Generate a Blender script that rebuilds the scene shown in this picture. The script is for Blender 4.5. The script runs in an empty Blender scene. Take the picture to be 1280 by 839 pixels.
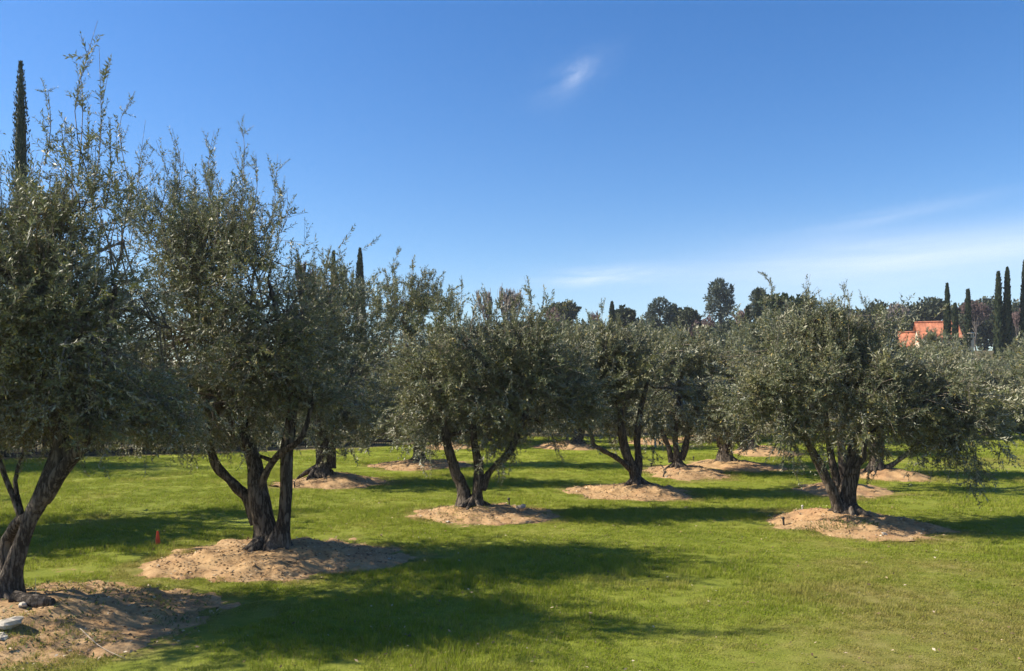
import bpy, math, random
import numpy as np
from mathutils import Vector

# ------------------------------------------------------------------ camera, sky, sun, exposure
S = bpy.context.scene
COL = S.collection
FPX, HX, HY, EYE = 1030.0, 640.0, 492.0, 2.4      # focal length and horizon of the photograph in its pixels, eye height in metres
cam_d = bpy.data.cameras.new('camera')
cam = bpy.data.objects.new('camera', cam_d); COL.objects.link(cam)
cam.location = (0, 0, EYE); cam.rotation_euler = (math.radians(90), 0, 0)
cam_d.sensor_width = 36.0; cam_d.lens = 36.0 * FPX / 1280.0
cam_d.shift_y = (HY - 419.5) / 1280.0
cam_d.clip_start = 0.05; cam_d.clip_end = 3000
S.camera = cam
SUN_EL, SUN_AZ = math.radians(40.5), math.radians(-87.0)   # azimuth from +Y, towards -X
sdir = Vector((math.sin(SUN_AZ) * math.cos(SUN_EL), math.cos(SUN_AZ) * math.cos(SUN_EL), math.sin(SUN_EL)))
sun_d = bpy.data.lights.new('sun', 'SUN'); sun_d.energy = 5.0; sun_d.angle = math.radians(0.53); sun_d.color = (1.0, 0.92, 0.78)
sun = bpy.data.objects.new('sun', sun_d); COL.objects.link(sun)
sun.rotation_euler = sdir.to_track_quat('Z', 'Y').to_euler()
sun.location = sdir * 60
S.view_settings.view_transform = 'Standard'
try: S.view_settings.look = 'None'
except Exception: pass
S.view_settings.exposure = 0.90; S.view_settings.gamma = 1.0
S.view_settings.use_curve_mapping = False
S.cycles.max_bounces = 6; S.cycles.diffuse_bounces = 2; S.cycles.glossy_bounces = 2
S.cycles.transmission_bounces = 4; S.cycles.transparent_max_bounces = 8
S.cycles.caustics_reflective = False; S.cycles.caustics_refractive = False
S.cycles.sample_clamp_indirect = 4.0
S.cycles.use_denoising = True; S.cycles.denoiser = 'OPENIMAGEDENOISE'
S.cycles.denoising_input_passes = 'RGB_ALBEDO_NORMAL'; S.cycles.denoising_prefilter = 'FAST'

W = bpy.data.worlds.new('World'); S.world = W; W.use_nodes = True
nt = W.node_tree; N = nt.nodes; L = nt.links; N.clear()
def wn(t, **kw):
    n = N.new(t)
    for k, v in kw.items(): setattr(n, k, v)
    return n
def wmath(op, a, b=None, c=None):
    n = wn('ShaderNodeMath', operation=op)
    for i, v in enumerate((a, b, c)):
        if v is None: continue
        if isinstance(v, (int, float)): n.inputs[i].default_value = v
        else: L.new(v, n.inputs[i])
    return n.outputs[0]
sky = wn('ShaderNodeTexSky', sky_type='NISHITA', sun_disc=False, sun_elevation=SUN_EL, sun_rotation=SUN_AZ,
         altitude=0, air_density=1.0, dust_density=0.25, ozone_density=2.6)
hsv = wn('ShaderNodeHueSaturation'); hsv.inputs['Saturation'].default_value = 1.33; hsv.inputs['Hue'].default_value = 0.508
L.new(sky.outputs[0], hsv.inputs['Color'])
tc = wn('ShaderNodeTexCoord')
def wisp(c, sx, sz, amp, nscale, lo, hi, rot=0.0):
    """soft cirrus patch round the direction c: gaussian in the sky times stretched noise"""
    c = Vector(c).normalized()
    mp = wn('ShaderNodeMapping', vector_type='POINT')
    mp.inputs['Location'].default_value = (-c.x, -c.y, -c.z)
    L.new(tc.outputs['Generated'], mp.inputs['Vector'])
    m2 = wn('ShaderNodeMapping', vector_type='POINT')
    m1 = wn('ShaderNodeMapping', vector_type='POINT'); m1.inputs['Rotation'].default_value = (0, rot, 0)
    m2.inputs['Scale'].default_value = (1 / sx, 1 / sx, 1 / sz)
    L.new(mp.outputs[0], m1.inputs['Vector']); L.new(m1.outputs[0], m2.inputs['Vector'])
    ln = wn('ShaderNodeVectorMath', operation='LENGTH'); L.new(m2.outputs[0], ln.inputs[0])
    g = wmath('POWER', 2.718, wmath('MULTIPLY', wmath('POWER', ln.outputs['Value'], 2.0), -1.0))
    ns = wn('ShaderNodeTexNoise'); ns.inputs['Scale'].default_value = nscale; ns.inputs['Detail'].default_value = 6; ns.inputs['Roughness'].default_value = 0.6
    L.new(m2.outputs[0], ns.inputs['Vector'])
    mr = wn('ShaderNodeMapRange', interpolation_type='SMOOTHSTEP'); mr.inputs['From Min'].default_value = lo; mr.inputs['From Max'].default_value = hi
    L.new(ns.outputs['Fac'], mr.inputs['Value'])
    return wmath('MULTIPLY', wmath('MULTIPLY', g, mr.outputs[0]), amp)
def pdir(px, py): return ((px - HX) / FPX, 1.0, (HY - py) / FPX)
masks = [wisp(pdir(722, 90), 0.017, 0.010, 0.28, 1.0, 0.2, 0.85, 0.5),
         wisp(pdir(716, 96), 0.045, 0.018, 0.12, 1.0, 0.3, 0.8, 0.45),
         wisp(pdir(1165, 316), 0.24, 0.022, 0.52, 0.7, 0.0, 0.85, 0.02),
         wisp(pdir(1150, 345), 0.34, 0.05, 0.36, 0.6, 0.0, 0.9, 0.0),
         wisp(pdir(748, 346), 0.065, 0.010, 0.46, 0.9, 0.25, 0.75, 0.05),
         wisp(pdir(1120, 268), 0.09, 0.008, 0.18, 0.9, 0.2, 0.8, 0.12)]
acc = masks[0]
for m in masks[1:]: acc = wmath('ADD', acc, m)
acc = wmath('MINIMUM', acc, 0.8)
mix = wn('ShaderNodeMix', data_type='RGBA', blend_type='MIX')
L.new(acc, mix.inputs[0]); L.new(hsv.outputs[0], mix.inputs[6]); mix.inputs[7].default_value = (6.2, 6.6, 7.2, 1)
bg = wn('ShaderNodeBackground'); bg.inputs['Strength'].default_value = 0.094
L.new(mix.outputs[2], bg.inputs['Color'])
wo = wn('ShaderNodeOutputWorld'); L.new(bg.outputs[0], wo.inputs['Surface'])

# ------------------------------------------------------------------ helpers
HAZE = 0.0004
rng = np.random.default_rng(7)
def PX(px, d): return (px - HX) / FPX * d
def PZ(py, d): return EYE + (HY - py) / FPX * d
def smooth(a, b, x):
    t = np.clip((np.asarray(x, float) - a) / (b - a), 0, 1); return t * t * (3 - 2 * t)
class SinNoise:
    """cheap smooth 3-D noise: a sum of random plane waves, about -1..1"""
    def __init__(s, seed, freq, n=10):
        r = np.random.default_rng(seed)
        k = r.normal(size=(n, 3)); k /= np.linalg.norm(k, axis=1)[:, None]
        s.k = k * freq * r.uniform(0.6, 1.6, (n, 1)); s.p = r.uniform(0, 6.28, n); s.n = n
    def __call__(s, P):
        return np.sin(np.asarray(P) @ s.k.T + s.p).sum(axis=1) * (1.3 / math.sqrt(s.n))
def make_mesh(name, V, F, mats, mi=None, smooth_shade=True, attrs=None):
    V = np.asarray(V, np.float32); F = np.asarray(F, np.int32)
    me = bpy.data.meshes.new(name)
    me.vertices.add(len(V)); me.vertices.foreach_set('co', V.ravel())
    me.loops.add(F.size); me.loops.foreach_set('vertex_index', F.ravel())
    me.polygons.add(len(F)); me.polygons.foreach_set('loop_start', np.arange(0, F.size, F.shape[1], dtype=np.int32))
    for m in mats: me.materials.append(m)
    if mi is not None: me.polygons.foreach_set('material_index', np.asarray(mi, np.int32))
    me.polygons.foreach_set('use_smooth', np.full(len(F), smooth_shade))
    for k, a in (attrs or {}).items():
        at = me.attributes.new(k, 'FLOAT', 'POINT'); at.data.foreach_set('value', np.asarray(a, np.float32))
    me.update(calc_edges=True); return me
def link(name, me, parent=None, loc=None):
    o = bpy.data.objects.new(name, me); COL.objects.link(o)
    if parent is not None: o.parent = parent
    if loc is not None: o.location = loc
    return o
def tag(o, label=None, cat=None, group=None, kind=None):
    for k, v in (('label', label), ('category', cat), ('group', group), ('kind', kind)):
        if v: o[k] = v
    return o
def thing(name, loc, label, cat, group=None):
    return tag(link(name, None, None, loc), label, cat, group)
def copy_thing(root, loc, rz, sc, label):
    r = root.copy(); COL.objects.link(r); r.location = loc; r.rotation_euler = (0, 0, rz); r.scale = sc
    r['label'] = label
    for ch in list(root.children):
        c = ch.copy(); COL.objects.link(c); c.parent = r
    return r
class Geo:
    """collects quads into one mesh"""
    def __init__(s): s.V, s.F, s.M, s.n = [], [], [], 0
    def add(s, V, F, m=0):
        s.V.append(np.asarray(V, float)); s.F.append(np.asarray(F, int) + s.n); s.M.append(np.full(len(F), m)); s.n += len(V)
    def build(s, name, mats, parent=None, loc=None, smooth_shade=True):
        return link(name, make_mesh(name, np.concatenate(s.V), np.concatenate(s.F), mats, np.concatenate(s.M), smooth_shade), parent, loc)
def catmull(P, n):
    P = np.asarray(P, float)
    if len(P) < 3:
        t = np.linspace(0, 1, n)[:, None]; return P[0] * (1 - t) + P[-1] * t
    E = np.vstack([2 * P[0] - P[1], P, 2 * P[-1] - P[-2]]); out = []
    for u in np.linspace(0, len(P) - 1 - 1e-6, n):
        i = int(u); t = u - i; a, b, c, d = E[i:i + 4]
        out.append(0.5 * (2 * b + (c - a) * t + (2 * a - 5 * b + 4 * c - d) * t * t + (3 * b - a - 3 * c + d) * t ** 3))
    return np.array(out)
def tube(P, R, sides=6, gnarl=0.0, seed=0, cap=True):
    P = np.asarray(P, float); n = len(P); R = np.broadcast_to(np.asarray(R, float), (n,))
    T = np.gradient(P, axis=0); T /= np.linalg.norm(T, axis=1)[:, None] + 1e-9
    ref = np.array([0.0, 1.0, 0.0]) if abs(T[:, 1]).mean() < 0.8 else np.array([1.0, 0, 0])
    A = np.cross(T, ref); A /= np.linalg.norm(A, axis=1)[:, None] + 1e-9
    B = np.cross(T, A)
    th = np.linspace(0, 2 * math.pi, sides, endpoint=False)
    ring = np.cos(th)[None, :, None] * A[:, None] + np.sin(th)[None, :, None] * B[:, None]
    rad = np.repeat(R[:, None], sides, 1)
    if gnarl:
        q = (P[:, None] + ring * rad[..., None]).reshape(-1, 3)
        n1 = SinNoise(seed, 5.0)(q * (1, 1, .5)); n2 = SinNoise(seed + 1, 17.0, 14)(q * (1, 1, .35)); n3 = SinNoise(seed + 2, 38.0, 16)(q * (1, 1, .3))
        rad = rad * (1 + gnarl * (0.55 * n1 + 0.5 * n2 + 0.32 * n3)).reshape(n, sides)
    V = (P[:, None] + ring * rad[..., None]).reshape(-1, 3)
    i = np.arange(n - 1)[:, None] * sides; j = np.arange(sides)[None]; k = (j + 1) % sides
    F = np.stack([i + j, i + k, i + sides + k, i + sides + j], -1).reshape(-1, 4)
    if cap:
        V = np.vstack([V, P[-1:] + T[-1:] * R[-1] * 0.4]); e = len(V) - 1; b = (n - 1) * sides
        jj = np.arange(0, sides, 2)
        F = np.vstack([F, np.stack([b + jj, b + (jj + 1) % sides, b + (jj + 2) % sides, np.full(len(jj), e)], -1)])
    return V, F
def box(cx, cy, cz, sx, sy, sz):
    V = np.array([(cx + a * sx / 2, cy + b * sy / 2, cz + c * sz / 2) for a in (-1, 1) for b in (-1, 1) for c in (-1, 1)])
    return V, np.array([(0, 1, 3, 2), (4, 6, 7, 5), (0, 4, 5, 1), (2, 3, 7, 6), (0, 2, 6, 4), (1, 5, 7, 3)])

# ------------------------------------------------------------------ materials
def mat(name):
    m = bpy.data.materials.new(name); m.use_nodes = True; t = m.node_tree; t.nodes.clear()
    return m, t
class MT:
    def __init__(s, name):
        s.m, s.t = mat(name); s.N, s.L = s.t.nodes, s.t.links
        s.out = s.N.new('ShaderNodeOutputMaterial')
    def n(s, t, **kw):
        n = s.N.new(t)
        for k, v in kw.items():
            if k.startswith('i_'):
                n.inputs[k[2:].replace('_', ' ')].default_value = v
            else: setattr(n, k, v)
        return n
    def lk(s, a, b): s.L.new(a, b)
    def noise(s, vec, scale, detail=4, rough=.55):
        n = s.n('ShaderNodeTexNoise'); n.inputs['Scale'].default_value = scale; n.inputs['Detail'].default_value = detail; n.inputs['Roughness'].default_value = rough
        if vec is not None: s.lk(vec, n.inputs['Vector'])
        return n.outputs['Fac']
    def math(s, op, a, b=None):
        n = s.n('ShaderNodeMath', operation=op)
        for i, v in enumerate((a, b)):
            if v is None: continue
            if isinstance(v, (int, float)): n.inputs[i].default_value = v
            else: s.lk(v, n.inputs[i])
        return n.outputs[0]
    def rng(s, v, a, b, c=0.0, d=1.0):
        n = s.n('ShaderNodeMapRange', interpolation_type='SMOOTHSTEP')
        for k, x in (('From Min', a), ('From Max', b), ('To Min', c), ('To Max', d)): n.inputs[k].default_value = x
        s.lk(v, n.inputs['Value']); return n.outputs[0]
    def mix(s, f, a, b):
        n = s.n('ShaderNodeMix', data_type='RGBA')
        for i, v in ((0, f), (6, a), (7, b)):
            if isinstance(v, (int, float)): n.inputs[i].default_value = v
            elif isinstance(v, tuple): n.inputs[i].default_value = (*v, 1)
            else: s.lk(v, n.inputs[i])
        return n.outputs[2]
    def ramp(s, f, stops):
        n = s.n('ShaderNodeValToRGB'); e = n.color_ramp.elements
        while len(e) < len(stops): e.new(0.5)
        for x, (p, c) in zip(e, stops): x.position = p; x.color = (*c, 1)
        s.lk(f, n.inputs[0]); return n.outputs[0]
    def pbr(s, col, rough=.7, spec=.3, bump=None, bstr=.4, bdist=.02):
        p = s.n('ShaderNodeBsdfPrincipled'); p.inputs['Specular IOR Level'].default_value = spec
        for k, v in (('Base Color', col), ('Roughness', rough)):
            if isinstance(v, (int, float)): p.inputs[k].default_value = v
            elif isinstance(v, tuple): p.inputs[k].default_value = (*v, 1)
            else: s.lk(v, p.inputs[k])
        if bump is not None:
            b = s.n('ShaderNodeBump'); b.inputs['Strength'].default_value = bstr; b.inputs['Distance'].default_value = bdist
            s.lk(bump, b.inputs['Height']); s.lk(b.outputs[0], p.inputs['Normal'])
        return p.outputs[0]
    def done(s, sh): s.lk(sh, s.out.inputs['Surface']); return s.m
    def obj(s): return s.n('ShaderNodeTexCoord').outputs['Object']
    def pos(s): return s.n('ShaderNodeNewGeometry').outputs['Position']
M = {}
def leaf_mat(name, top, top2, under, trans, odd, tw=.28, rough=.42, odd_share=.04, spec=.45, warm=None, warm_under=None):
    t = MT(name); g = t.n('ShaderNodeNewGeometry'); r = g.outputs['Random Per Island']
    c = t.mix(r, top, top2)
    h = t.math('FRACT', t.math('MULTIPLY', r, 37.17))
    u = t.mix(h, under, tuple(x * .72 for x in under))
    if warm:
        w = t.rng(t.n('ShaderNodeAttribute', attribute_name='tone').outputs['Fac'], .35, 1.15)
        c = t.mix(w, c, warm); u = t.mix(w, u, warm_under)
    c = t.mix(t.rng(h, 1 - odd_share - .01, 1 - odd_share), c, odd)
    col = t.mix(g.outputs['Backfacing'], c, u)
    p = t.pbr(col, rough, spec)
    tr = t.n('ShaderNodeBsdfTranslucent'); tr.inputs['Color'].default_value = (*trans, 1)
    mx = t.n('ShaderNodeMixShader'); mx.inputs[0].default_value = tw
    t.lk(p, mx.inputs[1]); t.lk(tr.outputs[0], mx.inputs[2]); return t.done(mx.outputs[0])
M['olive_leaf'] = leaf_mat('olive_leaf', (.070, .090, .046), (.175, .182, .096), (.40, .395, .285), (.19, .21, .07), (.30, .22, .05), .15, .50, .03, .28, (.175, .165, .065), (.37, .34, .22))
M['oak_leaf'] = leaf_mat('oak_leaf', (.050, .064, .032), (.095, .102, .055), (.06, .07, .04), (.05, .07, .02), (.09, .08, .04), .15, .6, .05, .25)
M['pine_leaf'] = leaf_mat('pine_leaf', (.085, .11, .085), (.15, .17, .135), (.09, .11, .08), (.06, .08, .03), (.13, .12, .07), .15, .6, .05, .25)
M['cypress_leaf'] = leaf_mat('cypress_leaf', (.022, .036, .016), (.050, .062, .028), (.035, .05, .022), (.04, .06, .015), (.08, .07, .03), .12, .65, .03, .2)
M['bush_leaf'] = leaf_mat('bush_leaf', (.030, .050, .018), (.06, .085, .028), (.06, .08, .04), (.06, .09, .02), (.12, .10, .03), .2, .55, .05, .3)
M['pale_bush_leaf'] = leaf_mat('pale_bush_leaf', (.11, .13, .04), (.17, .18, .06), (.15, .17, .07), (.16, .18, .03), (.25, .2, .05), .25, .55, .05, .3)
M['weed_leaf'] = leaf_mat('weed_leaf', (.07, .11, .022), (.14, .17, .045), (.12, .14, .05), (.14, .18, .03), (.34, .27, .12), .25, .6, .25, .2)
def bark(name, dark, lite, sc=9.0):
    t = MT(name); o = t.obj(); mp = t.n('ShaderNodeMapping'); mp.inputs['Scale'].default_value = (1, 1, .22); t.lk(o, mp.inputs[0])
    n1 = t.noise(mp.outputs[0], sc * 1.7, 7, .62); n2 = t.noise(mp.outputs[0], sc * 5, 5, .6)
    rid = t.rng(t.math('ABSOLUTE', t.math('SUBTRACT', n1, .5)), 0.0, .11)
    f = t.math('ADD', t.math('MULTIPLY', rid, .5), t.math('MULTIPLY', n2, .5))
    big = t.noise(o, 2.4, 4)
    c = t.mix(t.rng(f, .2, .8), dark, lite); c = t.mix(t.rng(big, .5, .72, 0, .5), c, tuple(min(1, x * 1.5) for x in lite))
    return t.done(t.pbr(c, .88, .15, f, .9, .025))
M['olive_bark'] = bark('olive_bark', (.035, .027, .021), (.150, .122, .095))
M['pale_bark'] = bark('pale_bark', (.14, .115, .09), (.34, .29, .23), 14)
M['grey_bark'] = bark('grey_bark', (.06, .05, .045), (.17, .15, .13))
M['red_twig'] = bark('red_twig', (.13, .085, .08), (.21, .15, .135))
M['tan_twig'] = bark('tan_twig', (.18, .15, .13), (.30, .26, .23))
def plain(name, col, rough=.6, var=.25, scale=8, spec=.3, bump=.2):
    t = MT(name); o = t.obj(); f = t.noise(o, scale, 5)
    c = t.mix(t.rng(f, .3, .7), tuple(x * (1 - var) for x in col), tuple(min(1, x * (1 + var)) for x in col))
    return t.done(t.pbr(c, rough, spec, f, bump, .01))
M['iron'] = plain('iron', (.018, .017, .016), .5, .3, 20)
M['stone'] = plain('stone', (.42, .37, .30), .85, .3, 14, .2, .6)
M['grey_stone'] = plain('grey_stone', (.36, .31, .27), .85, .3, 14, .2, .6)
M['stake'] = plain('stake', (.035, .03, .025), .6, .4, 30)
M['pale_stake'] = plain('pale_stake', (.45, .42, .36), .6, .2, 30)
M['orange'] = plain('orange', (.85, .075, .012), .45, .12, 18, .4, .1)
M['stucco'] = plain('stucco', (.62, .52, .38), .9, .1, 3)
M['roof_tile'] = plain('roof_tile', (.45, .165, .085), .85, .3, 1.9)
M['glass'] = plain('glass', (.04, .05, .06), .15, .1, 3, .5, 0)
M['dry_stick'] = plain('dry_stick', (.40, .32, .23), .8, .2, 30)

# shared look of the lawn: position noise + the attribute 'dry' (sparse dry turf), used by ground and blades alike
def lawn_colour(t, dry, blade):
    p = t.pos()
    n1 = t.noise(p, .55, 4, .6); n2 = t.noise(p, 3.4, 5, .68); n3 = t.noise(p, .16, 3)
    green = t.ramp(t.math('ADD', t.math('MULTIPLY', n1, .6), t.math('MULTIPLY', n2, .4)),
                   [(.32, (.19, .245, .020)), (.5, (.29, .335, .036)), (.66, (.39, .40, .070))])
    dryc = t.ramp(n2, [(.3, (.22, .225, .040)), (.5, (.315, .280, .068)), (.68, (.42, .35, .115))])
    f = t.math('ADD', dry, t.math('MULTIPLY', t.math('SUBTRACT', n1, .5), 1.9))
    f = t.math('ADD', f, t.math('MULTIPLY', t.math('SUBTRACT', n3, .5), 1.0))
    return t.mix(t.rng(f, .15, .95), green, dryc), p
def soil_colour(t, p):
    n1 = t.noise(p, 3.0, 6, .65); n2 = t.noise(p, 22.0, 5, .7); n3 = t.noise(p, .7, 3)
    c = t.ramp(t.math('ADD', t.math('MULTIPLY', n1, .55), t.math('MULTIPLY', n2, .45)),
               [(.32, (.15, .085, .040)), (.45, (.33, .205, .100)), (.58, (.42, .280, .145)), (.72, (.52, .37, .215))])
    c = t.mix(t.rng(n3, .5, .7, 0, .35), c, (.42, .22, .12))
    h = t.math('ADD', t.math('MULTIPLY', n1, .6), t.math('MULTIPLY', n2, .6))
    return c, h
t = MT('lawn_ground')
a1 = t.n('ShaderNodeAttribute', attribute_name='dry').outputs['Fac']; a2 = t.n('ShaderNodeAttribute', attribute_name='bare').outputs['Fac']
gc, p = lawn_colour(t, a1, False)
sc_, sh_ = soil_colour(t, p)
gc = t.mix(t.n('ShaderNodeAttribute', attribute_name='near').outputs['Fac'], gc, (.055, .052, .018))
fine = t.noise(p, 60, 4, .7)
gc = t.mix(t.rng(fine, .35, .7, .0, .35), gc, (.05, .06, .015))
wild = t.n('ShaderNodeAttribute', attribute_name='wild').outputs['Fac']
wc = t.ramp(t.noise(p, 1.3, 6, .65), [(.35, (.045, .050, .022)), (.5, (.095, .085, .045)), (.62, (.20, .15, .09))])
sc_ = t.mix(wild, sc_, wc)
bf = t.math('ADD', a2, t.math('MULTIPLY', t.math('SUBTRACT', t.noise(p, 4.0, 5, .7), .5), .9))
c = t.mix(t.rng(bf, .42, .62), gc, sc_)
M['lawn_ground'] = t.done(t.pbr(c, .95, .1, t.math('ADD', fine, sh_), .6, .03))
t = MT('soil'); p = t.pos(); c, h = soil_colour(t, p)
M['soil'] = t.done(t.pbr(c, .95, .1, h, .8, .03))
t = MT('grass_blade'); ad = t.n('ShaderNodeAttribute', attribute_name='dry', attribute_type='INSTANCER').outputs['Fac']
c, p = lawn_colour(t, ad, True)
r = t.n('ShaderNodeNewGeometry').outputs['Random Per Island']
c = t.mix(t.rng(r, .80, .84, 0, .8), c, (.36, .30, .13))
c = t.mix(t.rng(r, 0, .5, .36, 0), c, (.06, .11, .012))
pb = t.pbr(c, .8, .06); tr = t.n('ShaderNodeBsdfTranslucent'); t.lk(c, tr.inputs['Color'])
mx = t.n('ShaderNodeMixShader'); mx.inputs[0].default_value = .4; t.lk(pb, mx.inputs[1]); t.lk(tr.outputs[0], mx.inputs[2])
M['grass_blade'] = t.done(mx.outputs[0])

# ------------------------------------------------------------------ terrain
LAWN_EDGE = np.array([(-70, 12.0), (-34, 22.5), (-18.5, 29.6), (-7, 36), (-1, 45), (12, 47), (30, 58), (80, 60)])   # far limit of the lawn
def edge_y(x): return np.interp(x, LAWN_EDGE[:, 0], LAWN_EDGE[:, 1])
und = SinNoise(3, .45); und2 = SinNoise(4, 1.7)
def ground_z(x, y):
    x = np.atleast_1d(np.asarray(x, float)); y = np.atleast_1d(np.asarray(y, float))
    q = np.stack([x, y, 0 * x], 1)
    z = .02 * und(q) * smooth(60, 40, y) + .008 * und2(q) * smooth(40, 25, y)
    z = z + 8.5 * smooth(48, 120, y) * (0.8 + 0.2 * smooth(-40, 60, x)) + 3.0 * smooth(110, 200, y)
    return z
def gz(x, y): return float(ground_z(x, y)[0])
# soil mounds: centre px, depth, radius, height
MOUNDS = [  # px, d, rx, ry, h
    (0, 8.5, 2.2, 1.85, .22), (349, 11.9, 1.72, 1.62, .20), (605, 16.3, 1.38, 1.5, .18), (788, 20.0, 1.52, 1.7, .2), (1062, 15.0, 1.60, 1.65, .22),
    (856, 25.0, 1.38, 2.2, .2), (415, 21.9, 1.62, 1.5, .2), (527, 27.6, 1.70, 2.0, .2), (562, 37.0, 1.2, 2.0, .2), (708, 36.5, 1.45, 1.8, .25),
    (915, 27.5, 1.58, 2.0, .2), (955, 33.0, 1.4, 2.0, .25), (820, 41, 1.5, 2.2, .22), (1055, 20.4, 1.25, 1.7, .15), (1110, 24.0, 1.12, 1.8, .22),
    (880, 43, 1.5, 2.2, .22)]
MD = [(PX(a, d), d, rx * .93, ry * .93, h) for a, d, rx, ry, h in MOUNDS]
RIM1, RIM2 = SinNoise(31, 5.0, 12), SinNoise(32, 15.0, 14)
def mound_fac(x, y, i=None):
    """1 at a mound's middle, 0 at its rim, with an uneven rim"""
    x = np.asarray(x, float); y = np.asarray(y, float); out = np.full(x.shape, -9.0); rim = None
    for k, (cx, cy, rx, ry, h) in enumerate(MD):
        if i is not None and k != i: continue
        th = np.arctan2(y - cy, x - cx)
        if rim is None: rim = .06 * RIM1(np.stack([x.ravel(), y.ravel(), 0 * x.ravel()], 1)).reshape(x.shape) + .036 * RIM2(np.stack([x.ravel(), y.ravel(), 0 * x.ravel()], 1)).reshape(x.shape)
        w = 1 + .10 * np.sin(2 * th + k) + .06 * np.sin(5 * th + 2.3 * k) + .035 * np.sin(11 * th + k * 1.7)
        r = np.hypot((x - cx) / rx, (y - cy) / ry) / w + rim
        out = np.maximum(out, 1 - r)
    return out
def mound_top(x, y):
    f = mound_fac(x, y); h = np.zeros(f.shape)
    for k, m in enumerate(MD):
        fk = mound_fac(x, y, k); h = np.maximum(h, m[4] * smooth(-.05, .85, fk) * (fk > -.3))
    return h
BARE = [(95, 716, .8, .22), (560, 655, .6, .4), (545, 640, .5, .5), (1240, 585, 1.6, .9), (20, 800, 1.2, 1.0), (190, 800, .9, .7)]   # thin spots in the turf
def lawn_attrs(x, y):
    lawn = smooth(-.6, .6, edge_y(x) - y)
    bare = 1 - lawn
    for px, py, rx, ry in BARE:
        d = EYE * FPX / (py - HY); cx = PX(px, d)
        r = np.hypot((x - cx) / rx, (y - d) / (ry * 2)); bare = np.maximum(bare, .45 * smooth(1.2, .2, r))
    bare = np.maximum(bare, smooth(-.02, .10, mound_fac(x, y) + .03 * SinNoise(64, 6.0)(np.stack([x, y, 0 * x], 1))))
    dry = .02 + .80 * smooth(0.2, 5.0, x - .12 * (y - 8)) * smooth(15.5, 9.0, y) + .55 * smooth(9, 16, x) * smooth(40, 24, y) + .28 * smooth(-4, -6, x) * smooth(12, 9, y)
    dry = np.maximum(dry, .75 * smooth(-.42, -.02, mound_fac(x, y)))
    return lawn, bare, dry
xs = np.unique(np.concatenate([np.linspace(-900, -60, 22), np.linspace(-60, -16, 60), np.linspace(-16, 16, 170), np.linspace(16, 60, 60), np.linspace(60, 900, 22)]))
ys = np.unique(np.concatenate([np.linspace(-300, -6, 12), np.linspace(-6, 5, 30), np.linspace(5, 26, 120), np.linspace(26, 60, 90), np.linspace(60, 220, 60), np.linspace(220, 1500, 22)]))
GX, GY = np.meshgrid(xs, ys); gx, gy = GX.ravel(), GY.ravel()
lawn, bare, dry = lawn_attrs(gx, gy)
V = np.stack([gx, gy, ground_z(gx, gy)], 1)
nx = len(xs); ii = (np.arange(len(ys) - 1)[:, None] * nx + np.arange(nx - 1)[None]).ravel()
F = np.stack([ii, ii + 1, ii + 1 + nx, ii + nx], 1)
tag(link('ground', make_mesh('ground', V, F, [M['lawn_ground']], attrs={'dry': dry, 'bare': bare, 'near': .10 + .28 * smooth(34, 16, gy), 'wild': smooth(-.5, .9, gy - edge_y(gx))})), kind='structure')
mn1, mn2, mn3 = SinNoise(21, 3.5), SinNoise(22, 13.0, 14), SinNoise(23, 33.0, 18)
def soil_z(x, y):
    """height of the mound surface at x, y"""
    q = np.stack([x, y, 0 * x], 1)
    return ground_z(x, y) + mound_top(x, y) + .018 * mn1(q) + .010 * mn2(q) + .006 * mn3(q)
def at_px(px, py, zoff=0.0):
    """the point of the ground or of a mound seen at that pixel of the photograph"""
    d = EYE * FPX / (py - HY)
    for _ in range(12):
        x = PX(px, d); f = mound_fac(np.array([x]), np.array([d]))[0]
        z = float(soil_z(np.array([x]), np.array([d]))[0]) if f > 0 else gz(x, d)
        d = d * .5 + .5 * (EYE - z) * FPX / (py - HY)
    return Vector((PX(px, d), d, z + zoff))
for k, (cx, cy, rx, ry, h) in enumerate(MD):
    nr, na = (36, 110) if cy < 22 else (18, 56)
    rr = np.linspace(0.02, 1.18, nr); th = np.linspace(0, 2 * math.pi, na, endpoint=False)
    RR, TH = np.meshgrid(rr, th, indexing='ij')
    x = (cx + rx * RR * np.cos(TH)).ravel(); y = (cy + ry * RR * np.sin(TH)).ravel()
    f = mound_fac(x, y, k); z = soil_z(x, y) + .006 - .07 * smooth(.03, -.16, f)
    i = (np.arange(nr - 1)[:, None] * na); j = np.arange(na)[None]; jn = (j + 1) % na
    F = np.stack([i + j, i + na + j, i + na + jn, i + jn], -1).reshape(-1, 4)
    V = np.stack([x, y, z], 1); V = np.vstack([V, [[cx, cy, V[:na, 2].mean()]]])
    jj = np.arange(0, na, 2); F = np.vstack([F, np.stack([jj, (jj + 1) % na, (jj + 2) % na, np.full(len(jj), len(V) - 1)], -1)])
    tag(link('soil_mound', make_mesh('soil_mound', V, F, [M['soil']])), kind='structure')

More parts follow.
